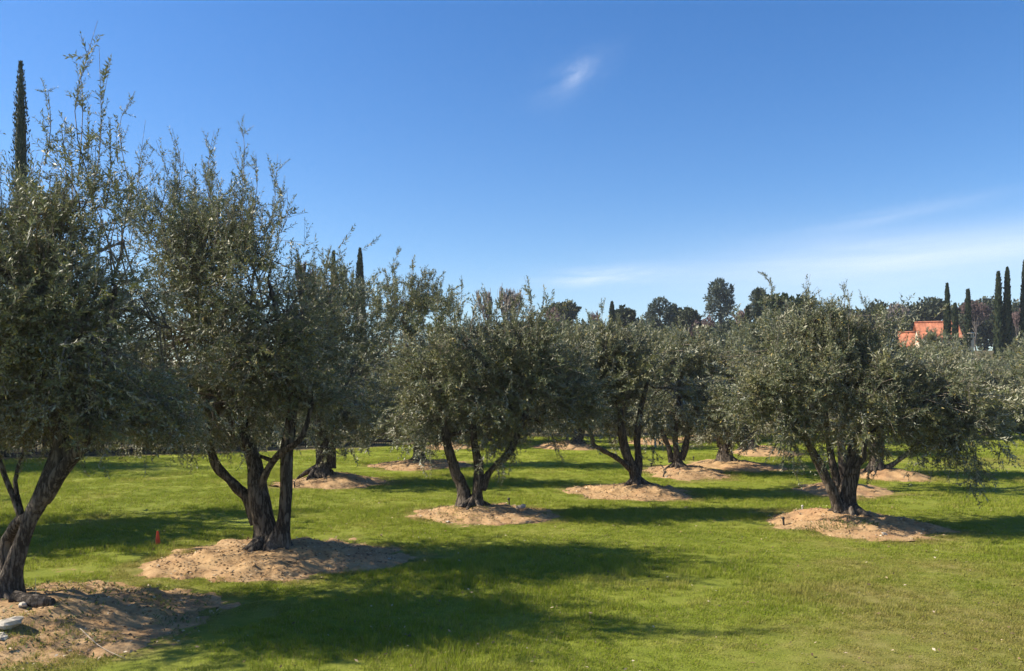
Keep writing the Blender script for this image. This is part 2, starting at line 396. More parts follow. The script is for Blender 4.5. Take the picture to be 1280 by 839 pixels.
# ------------------------------------------------------------------ olive foliage
def leaf_quads(base, axis, up, ln, wd, r):
    """one folded rhombus per leaf; normals on the 'up' side"""
    side = np.cross(up, axis); side /= np.linalg.norm(side, axis=1)[:, None] + 1e-9
    up = np.cross(axis, side)
    mid = base + axis * (ln * .48)[:, None] + up * (ln * .05)[:, None]
    tip = base + axis * ln[:, None] - up * (ln * r.uniform(-.03, .18, len(ln)))[:, None]
    V = np.stack([base, mid + side * (wd / 2)[:, None], tip, mid - side * (wd / 2)[:, None]], 1)
    return V     # (n,4,3), counter-clockwise seen from up: base, +side, tip, -side -> flip
def spray_template(seed, length, pairs, lsc, bend, taper=.75, branch=0):
    r = np.random.default_rng(seed); g = Geo()
    def one(o, d, length, pairs):
        d = d / np.linalg.norm(d); u = np.cross(d, [.3, .9, .2]); u /= np.linalg.norm(u)
        b = np.array([r.normal(), r.normal(), r.normal()]); b -= d * (b @ d); b /= np.linalg.norm(b) + 1e-9
        s = np.linspace(0, 1, 5)
        P = o + d * (s * length)[:, None] + b * (bend * length * s ** 2)[:, None]
        V, F = tube(P[[0, 4]], np.array([.0028, .0010]) * lsc ** .5, 3, cap=False); g.add(V, F, 1)
        sp = np.repeat(np.linspace(.08, 1, pairs), 2) + r.normal(0, .012, pairs * 2)
        B = o + d * (sp * length)[:, None] + b * (bend * length * np.clip(sp, 0, 1.2) ** 2)[:, None]
        w = np.cross(d, u)
        ang = np.tile([0, math.pi], pairs) + np.repeat(np.arange(pairs) * 1.57, 2) + r.normal(0, .45, pairs * 2)
        out = np.cos(ang)[:, None] * u + np.sin(ang)[:, None] * w
        sl = r.uniform(.35, 1.15, pairs * 2)[:, None]
        ax = d * np.cos(sl) + out * np.sin(sl) + r.normal(0, .12, (pairs * 2, 3)); ax /= np.linalg.norm(ax, axis=1)[:, None]
        up = d * np.sin(sl) - out * np.cos(sl) + r.normal(0, .45, (pairs * 2, 3))
        ln = lsc * r.uniform(.034, .066, pairs * 2) * (1 - (1 - taper) * sp ** 2); wd = ln * r.uniform(.22, .33, pairs * 2)
        Q = leaf_quads(B, ax, up, ln, wd, r)
        g.add(Q.reshape(-1, 3), np.arange(len(Q) * 4).reshape(-1, 4)[:, ::-1], 0)
        return P, d, b
    P, d, b = one(np.zeros(3), np.array([0, 0, 1.0]), length, pairs)
    for k in range(branch):
        s = r.uniform(.2, .75); i = int(s * 4)
        dd = d * .8 + r.normal(0, .5, 3); one(P[i], dd, length * r.uniform(.25, .45), max(3, int(pairs * .35)))
    return np.concatenate(g.V), np.concatenate(g.F), np.concatenate(g.M)
def make_templates(lsc):
    k = int(lsc * 100)
    return ([spray_template(k + i, (.34 * lsc ** .25), 13, lsc, .25 + .03 * i, branch=1) for i in range(8)],
            [spray_template(k + 50 + i, .58, int(25 / lsc ** .5), lsc * 1.12, .08 + .03 * i, .72, branch=2) for i in range(6)])
TEMPL = {}
def stamp(g, tmpl, pos, dirs, scl, r, tone=None):
    """put copies of a template (its axis +Z turned to dirs) into g"""
    n = len(pos); d = dirs / (np.linalg.norm(dirs, axis=1)[:, None] + 1e-9)
    a = r.normal(size=(n, 3)); a -= d * (a * d).sum(1)[:, None]; a /= np.linalg.norm(a, axis=1)[:, None] + 1e-9
    b = np.cross(d, a); R = np.stack([a, b, d], 2)
    pick = r.integers(0, len(tmpl), n)
    tone = r.normal(.5, .22, n) if tone is None else tone + r.normal(0, .12, n)
    for k, (V, F, Mi) in enumerate(tmpl):
        m = np.where(pick == k)[0]
        if not len(m): continue
        VV = np.einsum('nij,vj->nvi', R[m], V) * scl[m][:, None, None] + pos[m][:, None]
        FF = F[None] + (np.arange(len(m)) * len(V))[:, None, None]
        g.V.append(VV.reshape(-1, 3)); g.F.append(FF.reshape(-1, 4) + g.n); g.M.append(np.tile(Mi, len(m))); g.T.append(np.repeat(tone[m], len(V))); g.n += len(m) * len(V)
def olive(label, base, d, stems, blobs, shoots, leaves, lsc, seed, auto_top=18, rs=.56, plume=(.12, .42), thin=((.55, .8, 1), (1, .85, .55)), skirt=None, clear=None):
    """stems: lists of (px, py, depth offset, radius m); blobs: (px, py, depth offset, rx px, rz px, ry m); shoots: tips (px, py)"""
    r = np.random.default_rng(seed); k = d / FPX
    bx = PX(base, d); bz = float(soil_z(np.array([bx]), np.array([d]))[0]) - .04
    root = thing('olive_tree', (bx, d, bz), label, 'olive tree', 'olive trees of the orchard')
    O = np.array([bx, d, bz])
    def W3(px, py, dd): return np.array([PX(px, d), d + dd, PZ(py, d)]) - O     # sized at the tree's own distance
    ends = []
    for si, st in enumerate(stems):
        P = np.array([W3(a, b, c) for a, b, c, _ in st]); R = np.array([q[3] for q in st]) * rs
        n = max(14, int(np.linalg.norm(np.diff(P, axis=0), axis=1).sum() / .055)); sides = 22 if d < 18 else 14
        Pn = catmull(P, n); Rn = np.interp(np.linspace(0, len(st) - 1, n), np.arange(len(st)), R)
        if si == 0 or Pn[0, 2] < .25:
            hgt = Pn[:, 2]; Rn = Rn * (1 + .5 * np.clip(1 - hgt / .34, 0, 1) ** 2)
        g = Geo(); V, F = tube(Pn, Rn, sides, .19, seed * 7 + si); g.add(V, F)
        if si == 0:      # root flare
            for q in range(7):
                th = q * .9 + r.uniform(-.3, .3); ln = r.uniform(.12, .3) + R[0] * .8
                Q = np.array([(0, 0, .22), (math.cos(th) * R[0] * .9, math.sin(th) * R[0] * .9, .12), (math.cos(th) * ln, math.sin(th) * ln, -.02), (math.cos(th) * ln * 1.25, math.sin(th) * ln * 1.25, -.10)]) + [Pn[0, 0], Pn[0, 1], 0]
                V, F = tube(catmull(Q, 9), np.linspace(R[0] * .42, .02, 9), 10, .2, seed + q); g.add(V, F)
        g.build('trunk' if si == 0 else 'limb', [M['olive_bark']], root)
        ends.append((Pn, Rn))
    BL = [(W3(a, b, c), np.array([rx * k, ry, rz * k])) for a, b, c, rx, rz, ry in blobs]
    vol = np.array([np.prod(s) ** .75 for _, s in BL]); vol /= vol.sum()
    cen = sum(c * v for (c, _), v in zip(BL, vol)); zlo = min(c[2] - s[2] for c, s in BL); zhi = max(c[2] + s[2] for c, s in BL)
    if lsc not in TEMPL: TEMPL[lsc] = make_templates(lsc)
    tm, lt = TEMPL[lsc]; per = 2 * 13 + 8
    ns = int(leaves / per); g = Geo(); g.T = []; carve = SinNoise(seed + 5, 2.9, 12); carve2 = SinNoise(seed + 6, 7.0, 12)
    br = Geo()
    allp = []
    for (c, s), v in zip(BL, vol):
        # branchlets: clusters drawn out along their own direction, thicker towards the outside of the clump
        n = int(ns * v * 1.4); nc = max(5, int(n / 26)); uc = r.normal(size=(nc, 3)); uc /= np.linalg.norm(uc, axis=1)[:, None]
        rc = r.uniform(.02, 1, nc) ** (1 / 2.6); pc = c + uc * s * (rc * (.86 + .13 * r.normal(size=nc)))[:, None]
        hc = (pc[:, 2] - zlo) / (zhi - zlo)
        dc = uc * .7 + (pc - cen) / (np.linalg.norm(pc - cen, axis=1)[:, None] + 1e-6) * .4 + r.normal(0, .35, pc.shape)
        dc[:, 2] += np.interp(hc, [0, .25, .55, 1], [-.7, -.15, .4, 1.1]); dc /= np.linalg.norm(dc, axis=1)[:, None]
        tc_ = r.normal(.5, .30, nc); wgt = r.uniform(.3, 1.7, nc); wgt /= wgt.sum()
        ci_ = r.choice(nc, n, p=wgt); sg = .17 * s.mean() + .06
        p = pc[ci_] + r.normal(0, sg * .72, (n, 3)) + dc[ci_] * r.normal(0, sg * 1.5, n)[:, None]
        dif = r.uniform(size=n) < .16
        uu = r.normal(size=(n, 3)); uu /= np.linalg.norm(uu, axis=1)[:, None]; pd = c + uu * s * (r.uniform(0, 1, n) ** .4)[:, None]
        p[dif] = pd[dif]
        keep = (carve(p) * .8 + carve2(p) * .45 + r.normal(0, .40, n)) > -.42
        keep &= (p[:, 2] > (.25 + zlo * .3 if skirt is None else PZ(skirt, d) - bz + r.normal(0, .07, n))) & (p[:, 2] < zhi - .10 * (zhi - zlo) * r.uniform(0, 1, n) ** 2)
        hp = (p[:, 2] - zlo) / (zhi - zlo); keep &= r.uniform(size=n) < np.interp(hp, *thin)
        p = p[keep]; ci_ = ci_[keep]
        dr = dc[ci_] * .9 + r.normal(0, .40, p.shape)
        stamp(g, tm, p, dr, r.uniform(.75, 1.2, len(p)), r, tc_[ci_])
        allp.append(p)
        # boughs: nearest stem end -> clump middle -> some of the sprays
        bi = int(np.argmin([np.linalg.norm(e[0][-1] - c) for e in ends])); e = ends[bi][0]
        j = int(np.argmin(np.linalg.norm(e - c, axis=1) + .4 * (e[:, 2] < .7)))
        mid = (e[j] + c) / 2 + r.normal(0, .1, 3)
        Pb = catmull([e[j], mid, c, c + (c - e[j]) / (np.linalg.norm(c - e[j]) + 1e-6) * s.min() * .5], 12)
        V, F = tube(Pb, np.linspace(min(.06, ends[bi][1][j] * .7), .012, 12), 7, .15, seed); br.add(V, F, 0)
        sel = r.choice(len(p), min(len(p), int(len(p) * (.13 if d < 18 else .08)) + 4), replace=False)
        for q in sel:
            a = Pb[r.integers(4, 12)]; m = (a + p[q]) / 2 + r.normal(0, .05, 3) + [0, 0, .05]
            V, F = tube(catmull([a, m, p[q]], 5), np.linspace(.013, .0045, 5) * (1.0 if d < 18 else 1.4), 3, cap=False); br.add(V, F, 1)
    allp = np.vstack(allp)
    # long shoots above the crown: those seen in the photograph, and more round about
    tips = []
    for a, b in shoots:
        q = r.uniform(-.4, .4); tips.append(np.array([PX(a, d + q), d + q, PZ(b, d + q)]) - O)
    top = allp[np.argsort(-(allp[:, 2] - .25 * np.linalg.norm((allp - cen)[:, :2], axis=1)))[:max(40, len(allp) // 8)]]
    for q in r.choice(len(top), min(len(top), auto_top), replace=False):
        tips.append(top[q] + np.array([r.normal(0, .12), r.normal(0, .12), r.uniform(*plume)]))
    if clear:      # an opening in the plumes through which something behind shows
        px_ = lambda q: (HX + (q[0] + O[0]) / (q[1] + O[1]) * FPX, HY - (q[2] + O[2] - EYE) / (q[1] + O[1]) * FPX)
        tips = [q for q in tips if not (clear[0] < px_(q)[0] < clear[1] and px_(q)[1] < clear[2])]
    sp, sd, ss = [], [], []
    for tp in tips:
        near = allp[np.argmin(np.linalg.norm((allp - tp) * (1, 1, .45) - (0, 0, -.35), axis=1))]
        a = np.array([near[0] * .7 + tp[0] * .3, near[1], min(near[2], tp[2] - .3)]); ln = np.linalg.norm(tp - a)
        m = (a + tp) / 2 + r.normal(0, .11, 3) * ln
        C = catmull([a, m, tp], 7)
        V, F = tube(C, np.linspace(.007, .002, 7), 3, cap=False); br.add(V, F, 1)
        steps = max(1, int(round(ln / .52)))
        for q in range(steps):
            f0, f1 = q / steps, (q + 1) / steps
            A, B = C[int(f0 * 6)], C[max(int(f1 * 6), int(f0 * 6) + 1)]
            l = np.linalg.norm(B - A)
            sp.append(A); sd.append((B - A) + r.normal(0, .05, 3) * l); ss.append(float(np.clip(l / .60, .6, 1.05)))
            for _ in range(2 if q < steps - 1 or steps == 1 else 1):
                sp.append(A + (B - A) * r.uniform(0, .6)); sd.append((B - A) / l + r.normal(0, .33, 3)); ss.append(r.uniform(.4, .75) * (1 - .4 * f0))
    stamp(g, lt, np.array(sp), np.array(sd), np.array(ss), r)
    # drooping strands at the skirt
    low = allp[allp[:, 2] < np.quantile(allp[:, 2], .12)]
    if len(low):
        q = r.choice(len(low), min(len(low), 34)); dn = r.normal(0, .35, (len(q), 3)); dn[:, 2] -= 1
        stamp(g, lt, low[q], dn, r.uniform(.5, .95, len(q)), r)
    co = g.build('crown', [M['olive_leaf'], M['pale_bark']], root)
    at = co.data.attributes.new('tone', 'FLOAT', 'POINT'); at.data.foreach_set('value', np.concatenate(g.T).astype(np.float32))
    tag(br.build('bough', [M['olive_bark'], M['pale_bark']], root), kind='stuff')
    return root

OL = {}
OL['A'] = olive("olive tree with leaning trunk and twin limbs, cut off by the picture's edge", 8, 8.7,
    [[(4, 757, 0, .25), (14, 715, 0, .21), (38, 650, 0, .185), (62, 600, 0, .18), (74, 560, .05, .15), (70, 500, .1, .13), (74, 440, .15, .10), (58, 350, .2, .07), (50, 260, .2, .04)],
     [(52, 622, 0, .16), (84, 585, -.05, .155), (112, 548, -.1, .15), (122, 505, -.15, .11), (140, 440, -.15, .08), (150, 360, -.1, .045)],
     [(-8, 750, .25, .2), (-14, 690, .3, .16), (10, 660, .15, .13), (34, 645, .0, .10)]],
    [(-130, 390, .3, 150, 140, 1.5), (25, 340, .1, 125, 120, 1.5), (105, 420, -.1, 95, 95, 1.3), (20, 470, .4, 110, 75, 1.3), (140, 495, .2, 60, 60, .9),
     (55, 268, .2, 82, 66, .9), (-70, 262, .4, 90, 72, .9), (135, 310, .3, 55, 65, .8), (70, 512, .3, 75, 38, 1.0), (-40, 500, .3, 85, 55, 1.2), (150, 512, .5, 60, 32, .9), (10, 520, .7, 80, 34, .9), (170, 400, .5, 55, 70, .9)],
    [(122, 26), (124, 60), (100, 80), (42, 92), (60, 112), (80, 145), (138, 150), (-30, 120), (110, 130), (-70, 100), (150, 215), (45, 105)],
    176000, 1.17, 11, auto_top=64, plume=(.3, 1.05), thin=((.45, .72, 1), (1, .62, .22)), rs=.49, skirt=541, clear=(-2, 46, 200))
OL['B'] = olive('tall olive tree with three dark stems, orange cone on the grass beside its mound', 340, 11.9,
    [[(336, 690, 0, .34), (332, 655, 0, .27), (324, 620, 0, .21), (318, 585, .05, .17), (306, 555, .1, .16), (288, 528, .15, .14), (262, 470, .2, .09), (245, 390, .2, .06), (240, 310, .2, .035)],
     [(350, 688, -.08, .25), (356, 650, -.1, .165), (360, 605, -.1, .15), (362, 560, -.1, .145), (368, 500, -.1, .12), (360, 430, -.1, .08), (335, 350, 0, .04)],
     [(320, 655, .1, .19), (305, 622, .1, .15), (282, 600, .1, .14), (265, 578, .1, .13), (257, 548, .12, .11), (240, 500, .2, .08), (205, 430, .3, .05)],
     [(325, 612, -.05, .12), (338, 585, -.1, .10), (354, 566, -.18, .09), (384, 545, -.3, .07), (400, 490, -.3, .04)]],
    [(240, 320, .2, 75, 75, 1.3), (285, 310, 0, 55, 58, 1.0), (215, 285, .3, 45, 48, .8), (300, 380, 0, 90, 80, 1.6), (225, 420, .3, 95, 85, 1.7), (335, 455, -.3, 75, 65, 1.5),
     (260, 505, 0, 105, 55, 1.6), (185, 505, .4, 60, 55, 1.1), (355, 395, .2, 55, 65, 1.1), (325, 330, .1, 40, 50, .8), (300, 525, .3, 60, 32, 1.2), (215, 540, .5, 60, 28, 1.0), (385, 505, .1, 42, 42, .9)],
    [(163, 125), (182, 150), (215, 160), (195, 175), (240, 205), (300, 160), (288, 190), (335, 208), (268, 215), (318, 240), (350, 285), (368, 300), (185, 185), (230, 190)],
    182000, 1.26, 12, auto_top=64, plume=(.3, 1.05), thin=((.45, .72, 1), (1, .62, .22)), skirt=543)
OL['C'] = olive('slender three stemmed olive tree on the ragged weedy mound with a stake and grey stone', 592, 16.4,
    [[(593, 636, 0, .27), (597, 610, 0, .19), (598, 585, 0, .15), (592, 545, 0, .13), (598, 490, .05, .09), (590, 430, 0, .05)],
     [(582, 634, .05, .22), (578, 610, .05, .17), (570, 590, .05, .155), (560, 560, .05, .14), (553, 520, .05, .11), (548, 470, .1, .06)],
     [(603, 612, -.05, .17), (614, 588, -.05, .13), (636, 566, -.1, .13), (650, 535, -.1, .10), (665, 490, 0, .07), (670, 440, 0, .04)]],
    [(580, 430, 0, 50, 55, .95), (640, 425, .1, 45, 45, .95), (600, 490, -.1, 75, 50, 1.25), (660, 480, .1, 55, 55, 1.1), (555, 485, .1, 45, 55, 1.0), (695, 465, .2, 38, 42, .8), (615, 535, 0, 55, 28, .9), (538, 525, .1, 34, 38, .8), (708, 492, .3, 34, 42, .9), (530, 470, .2, 32, 45, .8), (668, 525, .1, 40, 28, .8)],
    [(578, 350), (572, 375), (605, 357), (622, 362), (655, 345), (662, 357), (640, 385), (560, 395), (690, 410), (600, 372), (650, 365), (672, 385)],
    74000, 1.65, 13, auto_top=46, plume=(.2, .65), thin=((.5, .78, 1), (1, .75, .35)))
OL['E'] = olive('broad olive tree with thick gnarled trunk on a round tan mound with weeds', 1055, 15.0,
    [[(1060, 651, 0, .44), (1058, 628, 0, .38), (1062, 600, 0, .34), (1066, 572, 0, .28), (1072, 545, .05, .20), (1085, 500, .1, .12), (1090, 430, .1, .06)],
     [(1049, 636, -.05, .26), (1038, 612, -.08, .19), (1026, 588, -.1, .17), (1013, 564, -.1, .16), (1002, 540, -.1, .12), (985, 490, 0, .07)],
     [(1052, 622, .1, .24), (1046, 590, .15, .2), (1042, 555, .2, .17), (1035, 500, .2, .10), (1020, 420, .1, .06)],
     [(1060, 592, -.12, .16), (1072, 572, -.2, .15), (1080, 545, -.2, .11), (1130, 510, -.2, .07), (1180, 490, -.1, .05)]],
    [(1008, 448, 0, 62, 58, 1.25), (1066, 432, .1, 58, 50, 1.3), (958, 487, 0, 46, 48, 1.0), (1040, 500, -.2, 80, 50, 1.35), (1115, 492, 0, 72, 46, 1.35), (1168, 500, .2, 52, 38, 1.15),
     (1210, 535, .1, 44, 42, .9), (1160, 540, -.1, 45, 30, .8), (1018, 412, 0, 36, 32, .7), (1060, 408, 0, 38, 26, .7), (985, 518, 0, 55, 38, .9), (1222, 508, .2, 34, 34, .8), (1100, 528, .1, 50, 26, .9), (1110, 460, .1, 40, 28, .9)],
    [(1013, 343), (1022, 358), (1052, 352), (1060, 362), (1078, 372), (995, 382), (1100, 385), (1035, 372), (965, 405), (1010, 360)],
    122000, 1.55, 14, auto_top=60, rs=.42, plume=(.2, .75), thin=((.5, .78, 1), (1, .75, .35)))
OL['D'] = olive('olive tree with low crooked bough reaching out at one side, on an oval tan mound', 790, 20.0,
    [[(797, 612, 0, .30), (792, 590, 0, .22), (782, 565, 0, .19), (777, 540, 0, .17), (775, 515, 0, .12), (762, 460, .1, .06)],
     [(797, 604, .1, .2), (799, 575, .12, .18), (797, 545, .1, .17), (800, 520, .1, .13), (812, 470, .1, .06)],
     [(787, 585, -.1, .13), (770, 572, -.15, .12), (752, 562, -.2, .10), (741, 555, -.2, .10), (738, 543, -.2, .09), (724, 505, -.1, .05)]],
    [(740, 456, 0, 50, 40, 1.15), (795, 455, .1, 58, 42, 1.25), (712, 488, 0, 44, 42, 1.0), (700, 455, .4, 34, 36, .9), (780, 500, 0, 66, 36, 1.25), (835, 485, .1, 38, 40, .9), (765, 433, 0, 40, 26, .8)],
    [(740, 385), (770, 392), (752, 372), (800, 400), (725, 415), (705, 432), (820, 412)],
    70000, 1.9, 15, auto_top=22)
OL['G'] = olive('olive tree with stout hollow looking trunk on a mound with a bent pipe in it', 403, 21.9,
    [[(400, 602, 0, .48), (402, 580, 0, .38), (404, 560, 0, .34), (400, 535, 0, .26), (392, 490, 0, .15), (385, 430, 0, .07)],
     [(409, 585, .1, .3), (411, 555, .1, .25), (418, 520, .1, .16), (440, 460, .1, .07)]],
    [(400, 420, 0, 62, 60, 1.7), (372, 470, 0, 60, 55, 1.7), (440, 470, .3, 62, 55, 1.7), (420, 375, .2, 48, 40, 1.3), (400, 515, 0, 75, 35, 1.5), (455, 520, 0, 40, 35, 1.0), (375, 390, .2, 40, 45, 1.1)],
    [(395, 322), (425, 308), (412, 330), (440, 350), (380, 335), (360, 350), (455, 370), (430, 325), (402, 310)],
    62000, 2.1, 16, auto_top=42, plume=(.2, .7), thin=((.5, .78, 1), (1, .75, .35)))
OL['H'] = olive('olive tree with leaves hanging low over a reddish mound, behind the slender olive', 525, 27.6,
    [[(523, 575, 0, .34), (523, 560, 0, .28), (521, 540, 0, .22), (512, 490, 0, .12), (508, 420, 0, .06)],
     [(526, 560, .1, .2), (532, 535, .1, .15), (540, 480, .1, .07)]],
    [(505, 400, 0, 55, 55, 1.7), (480, 450, 0, 58, 52, 1.7), (540, 450, .2, 52, 52, 1.7), (500, 505, 0, 70, 42, 1.7), (555, 500, 0, 40, 45, 1.2), (470, 510, 0, 45, 42, 1.2), (520, 370, 0, 40, 40, 1.1)],
    [(500, 308), (515, 318), (480, 335), (548, 352), (530, 335), (492, 325), (465, 370), (560, 375)],
    54000, 2.4, 17, auto_top=42, plume=(.2, .7), thin=((.5, .78, 1), (1, .75, .35)))
OL['F'] = olive('olive tree with three stems close together on a tan mound dotted with white stones', 845, 25.0,
    [[(847, 588, 0, .30), (846, 570, 0, .22), (844, 548, 0, .18), (848, 520, 0, .14), (850, 460, 0, .06)],
     [(841, 578, .1, .18), (836, 558, .1, .13), (828, 538, .1, .12), (822, 500, .1, .06)],
     [(852, 575, 0, .2), (857, 555, 0, .16), (862, 535, 0, .13), (880, 490, 0, .05)]],
    [(850, 450, 0, 50, 38, 1.25), (828, 490, 0, 42, 38, 1.2), (880, 488, 0, 45, 38, 1.25), (855, 515, 0, 50, 24, 1.1)],
    [(850, 395), (835, 402), (870, 405), (890, 418)], 46000, 2.2, 18, auto_top=20)
OL['K'] = olive('olive tree with short gnarled stump of a trunk and leaves down to its mound', 908, 27.5,
    [[(908, 577, 0, .42), (907, 562, 0, .34), (909, 545, 0, .26), (915, 500, 0, .12), (910, 440, 0, .06)],
     [(904, 560, .1, .2), (895, 535, .1, .12), (880, 490, .1, .06)]],
    [(900, 455, 0, 48, 40, 1.4), (878, 500, 0, 40, 40, 1.2), (930, 500, 0, 45, 40, 1.4), (905, 530, 0, 45, 22, 1.1)],
    [(900, 400), (915, 405), (880, 425), (935, 430)], 42000, 2.3, 19, auto_top=20)
OL['L'] = olive('olive tree with black stump of a trunk on the mound behind the short gnarled one', 937, 33.0,
    [[(938, 562, 0, .42), (937, 550, 0, .36), (938, 535, 0, .26), (945, 490, 0, .12), (955, 430, 0, .06)]],
    [(960, 430, 0, 45, 48, 1.7), (945, 485, 0, 52, 45, 1.7), (985, 480, 0, 45, 45, 1.7), (990, 420, 0, 40, 45, 1.5)],
    [(951, 338), (955, 360), (970, 370), (990, 378), (1005, 385)], 40000, 2.6, 20, auto_top=20)
OL['O'] = olive('olive tree with slanting low limb, seen behind the broad olive with the thick trunk', 1095, 24.0,
    [[(1094, 592, 0, .32), (1094, 575, 0, .28), (1090, 555, 0, .24), (1086, 530, 0, .18), (1095, 460, 0, .07)],
     [(1099, 582, .1, .24), (1102, 560, .1, .18), (1104, 530, .1, .13), (1120, 480, .1, .06)],
     [(1104, 586, -.1, .14), (1120, 576, -.1, .10), (1138, 562, -.1, .09), (1146, 548, -.1, .07), (1165, 510, 0, .04)]],
    [(1096, 470, 0, 58, 46, 1.5), (1150, 505, 0, 46, 36, 1.2), (1060, 490, 0, 50, 45, 1.3), (1150, 476, 0, 42, 30, 1.2), (1110, 510, 0, 45, 24, 1.1)],
    [(1100, 415), (1130, 428), (1156, 432), (1080, 405)], 46000, 2.2, 21, auto_top=20)
OL['N'] = olive('olive hidden behind the thick gnarled trunk of the broad olive', 1057, 20.4,
    [[(1057, 622, 0, .3), (1056, 600, 0, .24), (1052, 570, 0, .2), (1045, 500, 0, .1), (1040, 440, 0, .05)],
     [(1062, 600, .1, .2), (1066, 560, .1, .15), (1085, 490, .1, .06)]],
    [(1045, 450, 0, 65, 50, 1.4), (1090, 470, 0, 60, 45, 1.4), (1005, 490, 0, 50, 40, 1.1)], [(1050, 392), (1075, 398)], 12000, 2.0, 22, auto_top=18)
# smaller olives farther back: two built, the rest are copies
OL['J'] = olive('small far olive tree on a bare mound in the gap between two nearer olives', 720, 36.5,
    [[(720, 556, 0, .4), (721, 545, 0, .32), (718, 525, 0, .2), (712, 470, 0, .08)], [(724, 548, 0, .3), (730, 530, 0, .2), (745, 480, 0, .08)]],
    [(705, 450, 0, 48, 40, 1.8), (740, 470, 0, 42, 40, 1.7), (690, 490, 0, 44, 38, 1.5), (720, 505, 0, 50, 28, 1.6), (668, 468, .3, 36, 36, 1.4), (762, 452, .3, 36, 34, 1.4)],
    [(700, 395), (715, 402), (730, 412), (690, 408)], 44000, 2.9, 23, auto_top=22)
OL['M'] = olive('small far olive tree behind the three close stems, its mound half in shade', 826, 41.0,
    [[(826, 552, 0, .36), (827, 540, 0, .28), (826, 520, 0, .18), (820, 470, 0, .08)], [(829, 545, 0, .2), (838, 520, 0, .14), (850, 480, 0, .06)]],
    [(820, 450, 0, 45, 40, 1.9), (850, 470, 0, 40, 36, 1.7), (800, 480, 0, 38, 34, 1.6)],
    [(815, 400), (832, 408), (850, 418)], 32000, 3.1, 24, auto_top=20)
FAR = [  # px, d, copy of, scale, turn, label
    (872, 43.0, 'J', .95, 2.0, 'small far olive with dark bole, second mound beyond the three close stems'),
    (562, 38.0, 'M', 1.0, 1.0, 'far olive standing on a bright sunlit mound near the end of the fence'),
    (610, 41.0, 'J', 1.0, 3.9, 'far olive behind the slender three stemmed olive, where the lawn ends'),
    (655, 47.0, 'M', 1.05, 4.4, 'far olive at the dark end of the lawn beside the bare mound'),
    (770, 48.0, 'J', 1.0, 5.2, 'far olive seen between the crooked bough and the three close stems'),
    (935, 46.0, 'M', 1.05, .7, 'far olive on the rise behind the black stump olive'),
    (1000, 42.0, 'J', 1.05, 1.5, 'far olive behind the thin edge of the broad olive crown, below the dark conifers'),
    (1060, 52.0, 'M', 1.1, 2.6, 'far olive wholly behind the broad olive, its top shoots showing'),
    (1150, 44.0, 'J', .80, 3.0, 'far olive below the small orange roof'),
    (1190, 50.0, 'M', .98, 5.5, 'far olive below the larger orange roof'),
    (1232, 46.0, 'J', .92, .3, 'far olive with silvery top below the cream chimney turret'),
    (1275, 56.0, 'M', 1.05, 1.9, 'far silvery olive below the tall pair of cypresses'),
    (1310, 40.0, 'J', 1.1, 4.0, 'far olive at the very edge of the picture beside the sunny grass'),
    (-118, 14.3, 'J', 1.0, 1.2, 'olive tree outside the picture casting shade behind the leaning trunk'),
    (-330, 18.5, 'M', .8, 2.2, 'olive tree outside the picture beyond the leaning trunk'),
    (1163, 60.0, 'M', 1.13, .9, 'far olive right in front of the larger orange roof'),
    (-80, 27.0, 'M', 1.0, 3.3, 'olive tree near the fence outside the picture'),
]
for px, d, src, s, rz, lab in FAR:
    x = PX(px, d); copy_thing(OL[src], (x, d, gz(x, d) - .02), rz, (s, s, s), lab)

# ------------------------------------------------------------------ trees beyond the orchard
def tuft_quads(p, dr, ln, wd, r):
    """leafy faces, each a folded rhombus"""
    dr = dr / (np.linalg.norm(dr, axis=1)[:, None] + 1e-9)
    return leaf_quads(p, dr, r.normal(size=p.shape), ln, wd, r)
def blob_crown(root, blobs, n, size, material, seed, aspect=.6, upw=.2, carve_f=2.0):
    r = np.random.default_rng(seed); g = Geo(); cv = SinNoise(seed, carve_f, 12)
    vol = np.array([b[3] * b[4] * b[5] for b in blobs]) ** .7; vol /= vol.sum()
    for b, v in zip(blobs, vol):
        m = int(n * v); u = r.normal(size=(m, 3)); u /= np.linalg.norm(u, axis=1)[:, None]
        rad = r.uniform(0, 1, m) ** (1 / 3.0); rad *= 1 + .14 * SinNoise(seed + 3, 3.0)(u + np.array(b[:3]))
        p = np.array(b[:3]) + u * np.array(b[3:6]) * rad[:, None]
        k = cv(p) + r.normal(0, .5, m) > -.7; p, u = p[k], u[k]
        dr = u * .6 + r.normal(0, .5, p.shape) + np.array([0, 0, upw])
        ln = size * r.uniform(.6, 1.4, len(p)); Q = tuft_quads(p, dr, ln, ln * aspect, r)
        g.add(Q.reshape(-1, 3), np.arange(len(Q) * 4).reshape(-1, 4)[:, ::-1])
    return g.build('crown', [material], root)
def trunk_part(root, P, R, material, name='trunk'):
    g = Geo()
    for pp, rr in zip(P, R):
        n = 10; V, F = tube(catmull(pp, n), np.linspace(rr[0], rr[1], n), 8, .1, 3); g.add(V, F)
    return g.build(name, [material], root)
